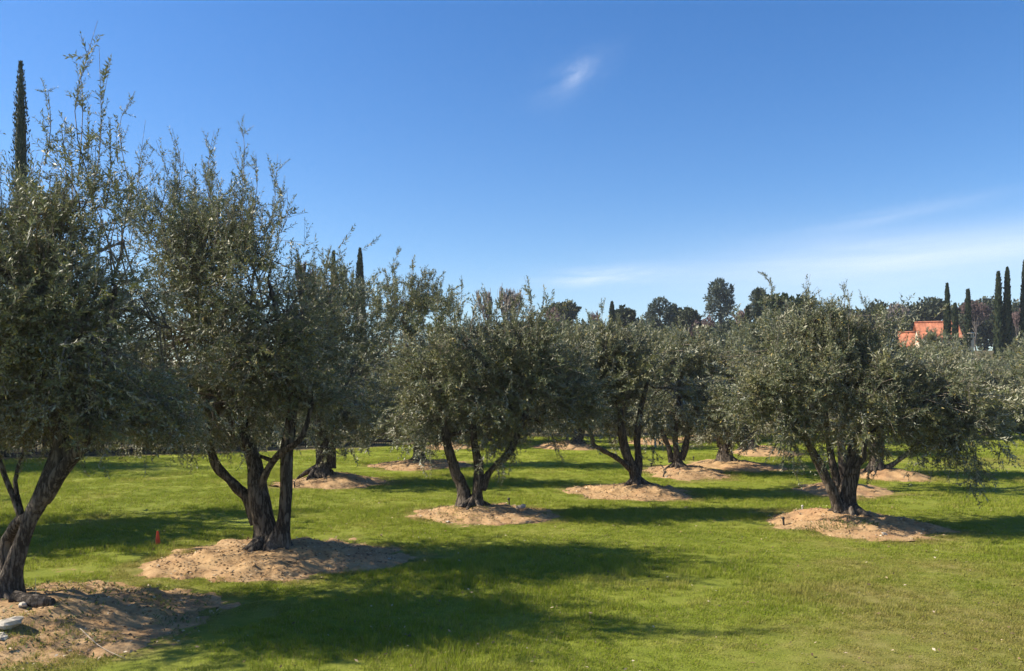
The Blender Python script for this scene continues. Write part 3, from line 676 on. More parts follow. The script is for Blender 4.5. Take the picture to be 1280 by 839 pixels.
def oak(label, px, top, d, wpx, seed, leafmat='oak_leaf', name='oak_tree', cat='tree', group='wild trees beyond the orchard', tall=1.0, faces=3600):
    r = np.random.default_rng(seed); x = PX(px, d); z0 = gz(x, d); h = PZ(top, d) - z0; w = wpx * d / FPX / 2
    root = thing(name, (x, d, z0), label, cat, group)
    limbs = [[(0, 0, -.2), (.1, 0, h * .25), (0, .1, h * .5), (0, 0, h * .8)]]; rr = [(.05 * h * .5, .04)]
    ch = min(h * .62, w * 1.5 * tall); bl = [(0, 0, h - ch * .55, w * .72, w * .72, ch * .5)]
    for k in range(7):
        th = k * .9 + r.uniform(-.4, .4); q = r.uniform(.35, .62)
        bl.append((math.cos(th) * w * q, math.sin(th) * w * q, h - ch * r.uniform(.28, .85), w * r.uniform(.32, .5), w * r.uniform(.32, .5), ch * r.uniform(.18, .3)))
        limbs.append([(0, 0, h * .3), (math.cos(th) * w * q * .4, math.sin(th) * w * q * .4, h * .5), bl[-1][:3]]); rr.append((.014 * h, .03))
    bl.append((0, 0, h * .3, w * .7, w * .7, h * .22))
    trunk_part(root, limbs, rr, M['grey_bark'])
    blob_crown(root, bl, faces, d * .0044, M[leafmat], seed, .62, .2, 5.0 / max(w, 1))
    return root
def pine(label, px, top, d, wpx, seed, crown_share=.62, leafmat='pine_leaf'):
    r = np.random.default_rng(seed); x = PX(px, d); z0 = gz(x, d); h = PZ(top, d) - z0; w = wpx * d / FPX / 2
    root = thing('pine_tree', (x, d, z0), label, 'pine tree', 'wild trees beyond the orchard')
    c0 = h * (1 - crown_share); bl = []; limbs = [[(0, 0, -.2), (.1, 0, h * .4), (0, 0, h * .93)]]; rr = [(.028 * h, .05)]
    for k in range(16):
        f = (k + .5) / 16; th = k * 2.4 + r.uniform(-.4, .4); q = w * math.sin(math.pi * min(1, .22 + .68 * f)) * r.uniform(.35, .75)
        c = (math.cos(th) * q, math.sin(th) * q, c0 + (h - c0) * (.12 + .74 * f)); s = w * r.uniform(.27, .40)
        bl.append((*c, s, s, s * .75)); limbs.append([(0, 0, c[2] - q * .5), (c[0] * .5, c[1] * .5, c[2] - q * .15), c]); rr.append((.006 * h, .03))
    trunk_part(root, limbs, rr, M['grey_bark'])
    blob_crown(root, bl, 5500, d * .0033, M[leafmat], seed, .4, .3, 5.0 / max(w, 1)); return root
def cypress(label, px, top, d, wpx, seed, dark=False):
    r = np.random.default_rng(seed); x = PX(px, d); z0 = gz(x, d); h = PZ(top, d) - z0; w = wpx * d / FPX / 2 * .78
    root = thing('cypress_tree', (x, d, z0), label, 'cypress', 'columnar cypresses')
    trunk_part(root, [[(0, 0, -.2), (0, 0, h * .5), (0, 0, h * .94)]], [(w * .3, .02)], M['grey_bark'])
    n = 5000; t = r.uniform(.03, 1, n) ** .9; th = r.uniform(0, 6.283, n)
    prof = w * np.interp(t, [0, .05, .3, .6, .85, .95, 1], [.5, .8, 1, .88, .52, .28, .05])
    lump = 1 + .16 * np.sin(th * 3 + t * h * 2.1 + seed) + .12 * np.sin(th * 5 - t * h * 4.3)
    rad = prof * lump * r.uniform(.0, 1, n) ** .35
    p = np.stack([rad * np.cos(th), rad * np.sin(th), t * h], 1)
    dr = np.stack([np.cos(th) * .3, np.sin(th) * .3, np.ones(n)], 1) + r.normal(0, .16, (n, 3))
    ln = np.maximum(d * .0045, .17) * r.uniform(.7, 1.6, n) * (1 - .35 * t)
    Q = leaf_quads(p, dr / np.linalg.norm(dr, axis=1)[:, None], np.stack([-np.cos(th), -np.sin(th), 0 * th], 1) * -1 + r.normal(0, .6, (n, 3)), ln, ln * .42, r)
    g = Geo(); g.add(Q.reshape(-1, 3), np.arange(n * 4).reshape(-1, 4)[:, ::-1])
    tt = np.linspace(.04, .97, 22)      # the dense dead-twig heart that keeps the sky from showing through
    V, F = tube(np.stack([0 * tt, 0 * tt, tt * h], 1), .62 * w * np.interp(tt, [0, .05, .3, .6, .85, .95, 1], [.5, .8, 1, .88, .52, .28, .05]), 9, .12, seed); g.add(V, F)
    g.build('crown', [M['cypress_leaf']], root); return root
def bare_tree(label, px, top, d, wpx, seed, m='red_twig', depth=6):
    r = random.Random(seed); x = PX(px, d); z0 = gz(x, d); h = PZ(top, d) - z0; w = wpx * d / FPX / 2
    root = thing('bare_tree', (x, d, z0), label, 'tree', 'wild trees beyond the orchard'); g = Geo(); tw = Geo()
    fine = d * .00042
    def grow(o, dv, ln, rad, k):
        e = o + dv * ln; mid = (o + e) / 2 + np.array([r.gauss(0, .05), r.gauss(0, .05), r.gauss(0, .03)]) * ln
        V, F = tube(catmull([o, mid, e], 4), np.linspace(rad, max(rad * .68, fine * .6), 4), 5 if k > 3 else 3, cap=False)
        (g if k > 3 else tw).add(V, F)
        if k == 0: return
        for _ in range(3 if k > 1 else 4):
            nd = dv * .75 + np.array([r.gauss(0, .42) * (w / (h * .42)), r.gauss(0, .42) * (w / (h * .42)), r.gauss(.22, .25)]); nd /= np.linalg.norm(nd)
            grow(o + (e - o) * r.uniform(.55, 1), nd, ln * r.uniform(.62, .8), max(rad * .62, fine), k - 1)
    grow(np.array([0, 0, -.2]), np.array([0, 0, 1.0]), h * .30, h * .018, depth)
    zz = max(v[:, 2].max() for v in tw.V); f = h / zz
    for G in (g, tw): G.V = [v * [1, 1, f] for v in G.V]
    g.build('trunk', [M['grey_bark']], root); tw.build('crown', [M[m]], root); return root

cypress('tall dark cypress spire rising behind the leaning olive', 26, 79, 40, 40, 301)
cypress('cypress with broken lower side, taller one of the two tips above the stout trunked olive', 450, 313, 58, 20, 302)
cypress('slim cypress tip, shorter of two above the stout trunked olive', 417, 316, 58, 12, 303)
cypress('small pointed cypress beside a rounded dark oak on the skyline', 765, 380, 92, 9, 304)
cypress('slim cypress in front of grey green pine on the skyline', 947, 363, 92, 9, 305)
cypress('short dark cypress between reddish bare trees and grey green pine', 934, 386, 88, 9, 306)
cypress('slender needle thin cypress at the end of the orange roof', 1184, 357, 86, 7.7, 307)
cypress('short dark cypress standing just past the orange roof', 1194, 382, 88, 6.9, 308)
cypress('slender cypress standing above the cream chimney turret', 1210, 364, 92, 6.9, 309)
cypress('thick cypress, shorter one of the pair on the skyline', 1248, 342, 84, 10.3, 310)
cypress('thick cypress, taller one of the pair on the skyline', 1259, 337, 84, 10.3, 311)
cypress('tall cypress cut by the edge of the picture', 1281, 328, 84, 11.2, 312)
oak('dark flat topped oak on the skyline beside a reddish bare tree', 702, 377, 105, 46, 401)
oak('rounded dark oak behind the small pointed cypress', 779, 385, 105, 32, 402)
pine('grey green pine with loose crown next to a dark low oak', 824, 369, 98, 40, 403, .7)
pine('small grey green pine tip between the loose pine and the dark low oak', 842, 376, 110, 16, 404, .7)
oak('dark low oak between the loose grey pine and the big round pine', 858, 386, 108, 46, 405)
pine('big round headed pine with bare lower trunk, tallest on the skyline', 900, 346, 108, 45, 406, .6)
pine('grey green pine behind the slim cypress', 948, 357, 100, 32, 407, .66)
oak('olive green broad tree beyond the broad olive, beside the slim cypress', 972, 366, 84, 40, 408, 'bush_leaf')
oak('dull green tree behind the top shoots of the broad olive', 998, 370, 86, 42, 409, 'bush_leaf')
oak('dark oak between the broad olive and the pale bare tree', 1100, 377, 120, 40, 410)
oak('wide dark oak on the ridge above the small orange roof', 1140, 377, 128, 52, 411)
oak('wide dark oak on the ridge right above the larger orange roof', 1164, 374, 126, 50, 412)
oak('dull green oak on the ridge between two slender cypresses', 1198, 378, 122, 40, 413)
oak('dark oak on the ridge behind the purple bare tree', 1232, 366, 140, 60, 414)
oak('dull green oak on the ridge behind the thick pair of cypresses', 1268, 376, 134, 40, 415)
oak('dark oak on the ridge behind the cypress cut by the edge of the picture', 1300, 374, 134, 50, 416)
oak('low dark oak below the ridge behind the small far olives', 740, 398, 80, 60, 417)
oak('low dark oak at the foot of the grey green pines', 905, 402, 92, 70, 418)
oak('low dark oak behind the crowns of the far olives, under the big round pine', 1030, 392, 98, 70, 419)
oak('dark oak behind the fence past the leaning olive trunk', 20, 400, 40, 150, 430, 'oak_leaf')
oak('dark oak behind the fence in the gap of the twin limbs', 110, 408, 44, 150, 431, 'oak_leaf')
oak('dark oak behind the fence beyond the orange cone', 230, 406, 43, 150, 432, 'oak_leaf')
oak('dark oak behind the fence between the stems of the tall olive', 320, 412, 46, 150, 433, 'oak_leaf')
oak('dark oak behind the end of the fence', 440, 418, 50, 150, 434, 'oak_leaf')
oak('low dark oak on the skyline beside the flat topped oak', 640, 402, 112, 70, 440, 'oak_leaf')
oak('low dark oak on the skyline behind the loose grey green pine', 815, 400, 116, 70, 441, 'oak_leaf')
oak('dark oak on the skyline behind the dull green trees', 985, 385, 116, 80, 442, 'oak_leaf')
oak('dark oak on the skyline behind the tip of the broad olive', 1060, 385, 120, 80, 443, 'oak_leaf')
oak('low dull oak on the hill above the outbuilding', 1120, 390, 116, 60, 444, 'oak_leaf')
oak('low dark oak on the hill at the foot of the cypress pair', 1250, 392, 118, 80, 445, 'oak_leaf')
for k, (px, d, lab) in enumerate([(-165, 29.5, 'dark oak outside the picture shading the fence'), (-150, 34, 'dark oak outside the picture beyond the fence'), (-150, 26.5, 'second dark oak outside the picture near the fence')]):
    oak(lab, px, 492 - int(7.6 * 1030 / d), d, 215, 460 + k, tall=2.4, faces=9000)
OAK = oak('low dark oak behind the slender olive, under the pale bare tree', 600, 405, 80, 70, 420)
for k, (px, top, d, wd, lab) in enumerate([
        (655, 400, 122, 62, 'dull oak low on the skyline below the pale bare tree'), (722, 402, 120, 56, 'dull oak low on the skyline between the flat topped oak and brown bare tree'),
        (800, 398, 124, 60, 'dull oak low on the skyline between the rounded oak and loose pine'), (878, 400, 121, 62, 'dull oak low on the skyline under the big round pine'),
        (918, 396, 125, 60, 'dull oak low on the skyline beside the big round pine'), (1020, 388, 126, 66, 'dull oak low on the skyline behind the top of the broad olive'),
        (1082, 388, 128, 60, 'dull oak low on the skyline beyond the slope of the broad olive crown'), (1205, 390, 116, 60, 'dull oak on the hill behind the cream chimney turret')]):
    x = PX(px, d); z = gz(x, d); b = OAK; hb = PZ(405, 80) - gz(PX(600, 80), 80); wb = 70 * 80 / FPX
    copy_thing(b, (x, d, z), k * 1.3, (wd * d / FPX / wb, wd * d / FPX / wb, (PZ(top, d) - z) / hb), lab)
bare_tree('pale leafless tree rising between the shoots of the slender olive', 627, 356, 62, 44, 501, 'tan_twig')
bare_tree('reddish leafless tree in front of the flat topped oak', 681, 381, 88, 40, 502)
bare_tree('brown leafless tree beside the small pointed cypress', 744, 388, 90, 34, 503)
bare_tree('purple leafless tree next to the big round pine', 881, 392, 96, 40, 504)
bare_tree('reddish leafless tree between the big round pine and the short dark cypress', 924, 382, 104, 36, 505)
bare_tree('pale grey leafless tree between two dark oaks', 1117, 378, 116, 34, 506, 'tan_twig')
bare_tree('broad purple leafless tree under the ridge between cypresses', 1220, 372, 112, 54, 507, 'red_twig', 7)
bare_tree('purple leafless tree just past the thick pair of cypresses', 1272, 385, 112, 36, 508)
bare_tree('small pinkish leafless tree behind the stout trunked olive', 383, 325, 48, 30, 509)

# ------------------------------------------------------------------ fence and the shrubs behind it
FN0, FN1 = np.array([-29.0, 25.4]), np.array([-4.6, 39.2]); FL = np.linalg.norm(FN1 - FN0); fdir = (FN1 - FN0) / FL; frz = math.atan2(fdir[1], fdir[0])
fence = thing('picket_fence', (FN0[0], FN0[1], gz(*FN0)), 'dark metal picket fence in shade along the far side of the lawn', 'fence'); fence.rotation_euler = (0, 0, frz)
pm = make_mesh('picket', *box(0, 0, .80, .022, .022, 1.5), [M['iron']], smooth_shade=False)
step = FL / 246
for i in range(246):
    if i % 20: link('picket', pm, fence, (i * step, 0, gz(*(FN0 + fdir * i * step)) - gz(*FN0)))
qm = make_mesh('post', *box(0, 0, .85, .07, .07, 1.75), [M['iron']], smooth_shade=False)
for i in range(0, 247, 20): link('post', qm, fence, (i * step, 0, 0))
for zz in (.16, .85, 1.45):
    link('rail', make_mesh('rail', *box(FL / 2, .024, zz, FL, .02, .04), [M['iron']], smooth_shade=False), fence)
def shrub(label, px, d, w, h, seed, m='bush_leaf', name='shrub'):
    x = PX(px, d); r = np.random.default_rng(seed); root = thing(name, (x, d, gz(x, d)), label, 'shrub', 'shrubs beyond the lawn')
    bl = [(0, 0, h * .5, w * .4, w * .4, h * .48)]
    for k in range(6):
        th = k * 1.05 + r.uniform(-.3, .3); bl.append((math.cos(th) * w * .28, math.sin(th) * w * .28, h * r.uniform(.25, .7), w * .24, w * .24, h * .27))
    trunk_part(root, [[(0, 0, -.1), (.05, 0, h * .3), b[:3]] for b in bl], [(.05, .015)] * 7, M['grey_bark'], 'stem')
    blob_crown(root, bl, 3200, d * .0066, M[m], seed, .6, .25, 3.0); return root
SHR = [(-30, 33, 4.2, 3.0, 'dense dark shrub behind the fence at the edge of the picture'), (55, 34.5, 3.6, 2.6, 'dense dark shrub behind the fence between the twin limbs of the leaning olive'),
       (128, 36.5, 3.4, 3.2, 'dense dark shrub behind the fence past the leaning olive'), (200, 35.5, 3.8, 2.4, 'dense dark shrub behind the fence in line with the orange cone'),
       (262, 38, 3.8, 3.0, 'dark shrub behind the fence by the sawn stem of the three stemmed olive'), (330, 41, 4.0, 2.6, 'dark shrub behind the fence between two of the three stems'),
       (395, 40, 3.0, 2.2, 'dark shrub behind the fence beyond the stout trunked olive'), (455, 43, 4.0, 2.4, 'dark shrub where the fence ends'),
       (520, 47, 4.5, 2.6, 'dark shrub past the end of the fence'), (590, 52, 5.0, 3.0, 'dark shrub beyond the sunlit mound at the lawn edge'),
       (680, 56, 5.5, 3.0, 'dark shrub at the far lawn edge behind the small far olive'), (770, 57, 5.5, 3.0, 'dark shrub at the far lawn edge in the middle'),
       (850, 58, 5.0, 3.0, 'dark shrub at the far lawn edge behind the three close stems'), (970, 60, 6.0, 3.2, 'dark shrub on the rise behind the black stump olive')]
for k, (px, d, w, h, lab) in enumerate(SHR): shrub(lab, px, d - (1.2 if px < 420 else 0), w * 1.15, h * 1.3, 600 + k)
shrub('pale yellow green shrub below the silvery far olives', 1253, 44, 2.6, 2.6, 640, 'pale_bush_leaf')
shrub('small yellow green shrub with pale stems beside sunny grass', 1275, 50, 2.2, 1.9, 641, 'pale_bush_leaf')

# ------------------------------------------------------------------ house on the hill
def house(label, px, d, wid, dep, eave, ridge, zoff, rz, name='house'):
    x = PX(px, d); z0 = gz(x, d) + zoff
    root = thing(name, (x, d, z0), label, 'house'); root.rotation_euler = (0, 0, rz)
    hw, hd = wid / 2, dep / 2
    V = [(-hw, -hd, -3), (hw, -hd, -3), (hw, hd, -3), (-hw, hd, -3), (-hw, -hd, eave), (hw, -hd, eave), (hw, hd, eave), (-hw, hd, eave), (-hw, 0, ridge), (hw, 0, ridge)]
    F = [(0, 1, 5, 4), (1, 2, 6, 5), (2, 3, 7, 6), (3, 0, 4, 7), (4, 8, 7, 7), (5, 6, 9, 9)]
    bm_v = np.array(V, float); me = bpy.data.meshes.new('wall'); me.from_pydata(V, [], [f if f[2] != f[3] else f[:3] for f in F]); me.materials.append(M['stucco'])
    link('wall', me, root)
    ov = .35; sl = (ridge - eave) / hd
    for s in (-1, 1):     # two tiled slopes, corrugated by their tile rows
        nxx = int(wid / .11); xx = np.linspace(-hw - ov, hw + ov, nxx); rows = 22; g = Geo()
        yy = np.linspace(0, hd + ov, rows); XX, YY = np.meshgrid(xx, yy)
        ZZ = ridge + .10 - YY * sl + .035 * np.sin(XX * 2 * math.pi / .34) - .03 * ((np.arange(rows) % 2)[:, None])
        V = np.stack([XX.ravel(), s * YY.ravel(), ZZ.ravel()], 1); i = (np.arange(rows - 1)[:, None] * nxx + np.arange(nxx - 1)[None]).ravel()
        F = np.stack([i, i + 1, i + 1 + nxx, i + nxx], 1); g.add(V, F); g.add(V - [0, 0, .12], F[:, ::-1]); g.build('roof', [M['roof_tile']], root)
    V, F = tube(np.array([(-hw - ov, 0, ridge + .14), (0, 0, ridge + .14), (hw + ov, 0, ridge + .14)]), .11, 8); link('ridge_tile', make_mesh('ridge_tile', V, F, [M['roof_tile']]), root)
    for k, xw in enumerate(np.linspace(-hw + 1.1, hw - 1.1, max(2, int(wid / 2.6)))):
        fr = link('window', make_mesh('window', *box(xw, -hd - .012, eave - 1.15, 1.0, .06, 1.15), [M['pale_stake']], smooth_shade=False), root)
        link('pane', make_mesh('pane', *box(xw, -hd - .040, eave - 1.15, .84, .03, .99), [M['glass']], smooth_shade=False), fr)
    return root
hs = house('cream house with long orange tiled roof half hidden by trees on the hill', 1170, 96, 3.9, 4.6, 0.6, 2.3, 0, -.3)
hz = PZ(404, 96) - hs.location.z - 2.3; hs.location.z += hz
# small gabled porch in front of the long roof
gb = Geo(); bx, bw, by = -1.05, .95, -2.85
me = bpy.data.meshes.new('gable'); me.from_pydata([(bx - bw, by, -3), (bx + bw, by, -3), (bx + bw, by, .2), (bx, by, 1.25), (bx - bw, by, .2), (bx - bw, by + 1.8, -3), (bx + bw, by + 1.8, -3), (bx + bw, by + 1.8, .2), (bx, by + 1.8, 1.25), (bx - bw, by + 1.8, .2)], [],
    [(0, 1, 2, 3, 4), (1, 6, 7, 2), (5, 0, 4, 9)]); me.materials.append(M['stucco']); link('gable', me, hs)
for s in (-1, 1):
    V = [(bx, by - .2, 1.36), (bx + s * 1.15, by - .2, .1), (bx + s * 1.15, by + 2.2, .1), (bx, by + 2.2, 1.36)]; V += [(a, b, c - .1) for a, b, c in V]
    me = bpy.data.meshes.new('gable_roof'); me.from_pydata(V, [], [(0, 1, 2, 3), (7, 6, 5, 4), (0, 4, 5, 1), (1, 5, 6, 2), (3, 2, 6, 7), (0, 3, 7, 4)]); me.materials.append(M['roof_tile']); link('gable_roof', me, hs)
h2 = house('small cream outbuilding with orange tiled roof lower on the hill', 1133, 90, 1.0, 2.4, .0, 1.2, 0, -.45, 'outbuilding')
h2.location.z += PZ(417, 90) - h2.location.z - 1.2
x = PX(1212, 92); ct = thing('chimney_turret', (x, 92, PZ(413.5, 92) - 1.6), 'small cream chimney turret with arched openings and pitched cap', 'chimney')
g = Geo(); g.add(*box(0, 0, -1.2, .62, .62, 4.0)); g.build('shaft', [M['stucco']], ct, smooth_shade=False)
g = Geo(); g.add(*box(0, 0, .86, .78, .78, .12)); g.build('ledge', [M['stucco']], ct, smooth_shade=False)
for sx in (-.26, 0, .26):
    for sy in (-.26, .26):
        link('pillar', make_mesh('pillar', *box(sx, sy, 1.10, .12, .12, .36), [M['stucco']], smooth_shade=False), ct)
V = [(-.45, -.45, 1.28), (.45, -.45, 1.28), (.45, .45, 1.28), (-.45, .45, 1.28), (0, 0, 1.6)]
me = bpy.data.meshes.new('cap'); me.from_pydata(V, [], [(0, 1, 4), (1, 2, 4), (2, 3, 4), (3, 0, 4), (3, 2, 1, 0)]); me.materials.append(M['stucco']); link('cap', me, ct)

# ------------------------------------------------------------------ small things on the ground
def stone(px, py, s, label, seed, m='stone', flat=.6):
    r = np.random.default_rng(seed); p = at_px(px, py); na, nr = 12, 8; V = []
    n1 = SinNoise(seed, 2.2, 8); n2 = SinNoise(seed + 1, 5.0, 8)
    for i in range(nr):
        ph = math.pi * (i + .02) / (nr - .96)
        for j in range(na):
            th = 2 * math.pi * j / na; V.append((math.sin(ph) * math.cos(th), math.sin(ph) * math.sin(th), math.cos(ph)))
    V = np.array(V); V = np.sign(V) * np.abs(V) ** .8; V = V * (1 + .26 * n1(V) + .16 * n2(V) + r.normal(0, .07, len(V)))[:, None] * s * [1.25, 1, flat]
    i = np.arange(nr - 1)[:, None] * na; j = np.arange(na)[None]; F = np.stack([i + j, i + na + j, i + na + (j + 1) % na, i + (j + 1) % na], -1).reshape(-1, 4)
    o = link('stone', make_mesh('stone', V, F, [M[m]], smooth_shade=False), None, (p.x, p.y, p.z + s * flat * .35)); o.rotation_euler = (0, 0, seed)
    return tag(o, label, 'stone', 'stones on the soil mounds')
stone(7, 784, .085, 'white jagged stone on the nearest mound, larger of two', 701)
stone(3, 797, .06, 'white jagged stone on the nearest mound, smaller of two', 702, flat=.45)
stone(29, 757, .04, 'small tan stone at the foot of the leaning olive trunk', 703)
stone(650, 636, .075, 'grey stone on the ragged mound beside a short stake', 704, 'grey_stone', .8)
stone(834, 596, .055, 'white stone low on the front of the mound with three close stems', 705)
stone(833, 589, .045, 'white stone higher on the mound with three close stems', 706)
stone(1105, 668, .035, 'small pale stone on the front of the round tan mound', 707)
stone(420, 598, .11, 'long grey stone lying against the stout hollow trunk', 708, 'grey_stone', .5)
stone(560, 653, .03, 'tiny pale stone on the front of the ragged mound', 709)
stone(486, 700, .03, 'tiny pale stone at the end of the mound by the three stemmed olive', 710)
def stake(px, py, hpx, label, m='stake', r0=.016, lean=(0, 0), head=True):
    p = at_px(px, py); h = hpx * p.y / FPX; o = thing('irrigation_stake', (p.x, p.y, p.z), label, 'stake', 'irrigation stakes on the mounds')
    g = Geo(); V, F = tube(np.array([(0, 0, -.05), (lean[0] * h * .5, lean[1] * h * .5, h * .5), (lean[0] * h, lean[1] * h, h)]), r0, 8); g.add(V, F); g.build('riser', [M[m]], o)
    if head:
        g = Geo(); V, F = tube(np.array([(lean[0] * h, lean[1] * h, h * .80), (lean[0] * h, lean[1] * h, h * .9), (lean[0] * h, lean[1] * h, h * 1.04)]), np.array([r0 * 1.5, r0 * 1.9, r0 * 1.6]), 10); g.add(V, F); g.build('nozzle', [M[m]], o)
    return o
stake(637, 634, 11, 'short dark stake on the ragged mound of the slender olive', lean=(-.1, 0))
stake(980, 657, 10, 'short dark stake at the rim of the round tan mound', lean=(-.12, 0), r0=.018)
stake(1003, 640, 8, 'pale capped stake standing at the back rim of the round tan mound', 'pale_stake', .015)
stake(814, 584, 5, 'tiny dark stake at the rim of the mound with three close stems', r0=.02)
stake(867, 576, 5, 'tiny dark stake on the slope of the stump olive mound', r0=.02)
stake(829, 595, 5, 'tiny leaning dark stake in front of the three close stems', r0=.02, lean=(.5, 0))
stake(819, 559, 14, 'pale grey post standing on the far mound behind the three close stems', 'pale_stake', .05)
p = at_px(368, 609); o = thing('bent_pipe', (p.x, p.y, p.z), 'dark bent irrigation pipe on the mound of the stout trunked olive', 'pipe')
g = Geo(); V, F = tube(catmull([(0, 0, -.03), (0, 0, .14), (.02, 0, .02), (.14, -.02, .03)], 12), .014, 8); g.add(V, F); g.build('tube', [M['stake']], o)
# orange marker cone: a wrapped cone on a wide skirt
p = at_px(197, 681); o = thing('marker_cone', (p.x, p.y, p.z), 'small orange marker cone standing in the shaded grass', 'cone')
hh = 15 * p.y / FPX; th = np.linspace(0, 2 * math.pi, 20, endpoint=False)
def lathe(prof, wob=0.0):
    V = np.array([(r_ * (1 + wob * math.sin(3 * a)) * math.cos(a), r_ * (1 + wob * math.sin(3 * a)) * math.sin(a), z_) for r_, z_ in prof for a in th]); n = len(th)
    i = np.arange(len(prof) - 1)[:, None] * n; j = np.arange(n)[None]
    return V, np.stack([i + j, i + (j + 1) % n, i + n + (j + 1) % n, i + n + j], -1).reshape(-1, 4)
g = Geo(); g.add(*lathe([(.040, .012), (.038, .05), (.030, hh * .55), (.020, hh * .95), (.013, hh * 1.15), (.001, hh * 1.16)], .06)); g.build('cone_body', [M['orange']], o)
g = Geo(); g.add(*lathe([(.001, -.02), (.050, -.02), (.052, .008), (.040, .014), (.001, .014)])); g.build('cone_base', [M['orange']], o)
# dry stick and thin stem on the nearest mound
a, b = at_px(100, 788), at_px(156, 826); m1 = at_px(125, 812)
o = tag(link('dry_stick', make_mesh('dry_stick', *tube(catmull([(a - a) + Vector((0, 0, .02)), m1 - a + Vector((0, 0, .03)), b - a + Vector((0, 0, .02))], 14), np.linspace(.0045, .0028, 14), 7, .2, 5), [M['dry_stick']]), None, a), 'thin pale dry stick lying on the nearest mound', 'stick')
a = at_px(46, 752)
o = tag(link('weed_stalk', make_mesh('weed_stalk', *tube(catmull([(0, 0, -.02), (-.01, 0, .12), (-.015, 0, .24)], 8), np.linspace(.004, .002, 8), 6), [M['dry_stick']]), None, a), 'thin dry weed stem standing upright beside the leaning trunk', 'weed stem')
rt = thing('surface_root', tuple(at_px(40, 760)), 'dark gnarled root running out from the leaning trunk over the mound', 'root')
C = [at_px(18, 752), at_px(50, 757), at_px(66, 756)]; base_ = Vector(rt.location)
g = Geo(); V, F = tube(catmull([tuple(c - base_ + Vector((0, 0, .03))) for c in C], 16), np.linspace(.09, .03, 16), 12, .22, 77); g.add(V, F); g.build('root_wood', [M['olive_bark']], rt)

# ------------------------------------------------------------------ grass: real blades scattered over the lawn
tufts = bpy.data.collections.new('grass_tufts')
def tuft_mesh(i, nb, rad, h0, h1, wid):
    r = np.random.default_rng(900 + i); V, F = [], []
    for k in range(nb):
        a, q = r.uniform(0, 6.283), rad * math.sqrt(r.uniform()); o = np.array([q * math.cos(a), q * math.sin(a), -.005])
        h = r.uniform(h0, h1); w = wid * r.uniform(.7, 1.3); b = r.uniform(0, 6.283); s = np.array([math.cos(b), math.sin(b), 0]) * w / 2
        ln = np.array([-math.sin(b), math.cos(b), 0]) * h * r.uniform(.05, .75) * (1 if r.uniform() < .5 else -1)
        n = len(V)
        for f, ww in ((0, 1), (.55, .85), (1, .12)):
            c = o + np.array([0, 0, h * f * (1 - .15 * f)]) + ln * f ** 2; V += [c - s * ww, c + s * ww]
        F += [(n, n + 1, n + 3, n + 2), (n + 2, n + 3, n + 5, n + 4)]
    ob = bpy.data.objects.new('grass_tuft', make_mesh('grass_tuft', np.array(V), np.array(F), [M['grass_blade']])); tufts.objects.link(ob)
for i in range(6): tuft_mesh(i, 30, .075, .016 + .002 * i, .046 + .006 * i, .0046)
def scatter(y0, y1, dens, rs):
    r = np.random.default_rng(rs); half = lambda y: .92 * y + 3.0
    n = int(dens * (y1 - y0) * (half(y0) + half(y1))); y = r.uniform(y0, y1, n); x = r.uniform(-1, 1, n) * half(y1)
    k = np.abs(x) < half(y); return x[k], y[k]
bands = [(4.5, 8.5, 300, .95, 1), (8.5, 12, 250, 1.0, 2), (12, 17, 150, 1.2, 3), (17, 25, 80, 1.5, 4), (25, 36, 36, 2.1, 5), (36, 50, 14, 2.8, 6)]
PXs, PYs, SC = [], [], []
for y0, y1, dn, s, k in bands:
    x, y = scatter(y0, y1, dn, 950 + k); PXs.append(x); PYs.append(y); SC.append(np.full(len(x), s))
x = np.concatenate(PXs); y = np.concatenate(PYs); s = np.concatenate(SC); r = np.random.default_rng(77)
lawn, bare, dry = lawn_attrs(x, y); mf = mound_fac(x, y); q = np.stack([x, y, 0 * x], 1)
pn = SinNoise(61, 2.2, 12)(q); pn2 = SinNoise(62, 7.0, 12)(q)
prob = lawn * np.clip(1.05 - bare * 1.35 + .35 * pn + .25 * pn2, 0, 1)
weedy = (mound_fac(x, y, 0) > -.05) & (r.uniform(size=len(x)) < .55 * np.clip(.15 + .8 * pn + .8 * pn2 , 0, 1)); weedy2 = (mound_fac(x, y, 2) > 0) & (r.uniform(size=len(x)) < .14 * np.clip(.2 + pn + pn2, 0, 1))
keep = ((r.uniform(size=len(x)) < prob) & ((mf < -.02 + .05 * pn2) | (r.uniform(size=len(x)) < .75 * smooth(.30, -.02, mf) * np.clip(.5 + .7 * pn2, 0, 1)))) | weedy | weedy2
x, y, s, dry, mf, bare = x[keep], y[keep], s[keep], dry[keep], mf[keep], bare[keep]
z = np.where(mf > 0, soil_z(x, y), ground_z(x, y)); n = len(x)
hs_ = np.clip(1.0 + .28 * SinNoise(63, 1.1)(np.stack([x, y, 0 * x], 1)) - .38 * dry, .45, 1.5) * r.uniform(.65, 1.3, n) * (1 + 1.0 * (r.uniform(size=n) < .035)) * (1 + .3 * np.clip(SinNoise(66, 4.5, 12)(np.stack([x, y, 0 * x], 1)), -1, 1)) * np.where(bare > .3, .8, 1)
gm = bpy.data.meshes.new('lawn_grass'); gm.vertices.add(n); gm.vertices.foreach_set('co', np.stack([x, y, z], 1).astype(np.float32).ravel())
for nm, a in (('dry', dry), ('rz', r.uniform(0, 6.283, n)), ('sxy', s), ('sz', hs_ * (1 + .22 * (s - 1)))):
    gm.attributes.new(nm, 'FLOAT', 'POINT').data.foreach_set('value', np.asarray(a, np.float32))
gm.attributes.new('pick', 'INT', 'POINT').data.foreach_set('value', r.integers(0, 6, n).astype(np.int32))
go = tag(link('grass', gm), 'short mown green lawn grass with drier tan patches', 'grass', kind='stuff')
ng = bpy.data.node_groups.new('scatter_grass', 'GeometryNodeTree')
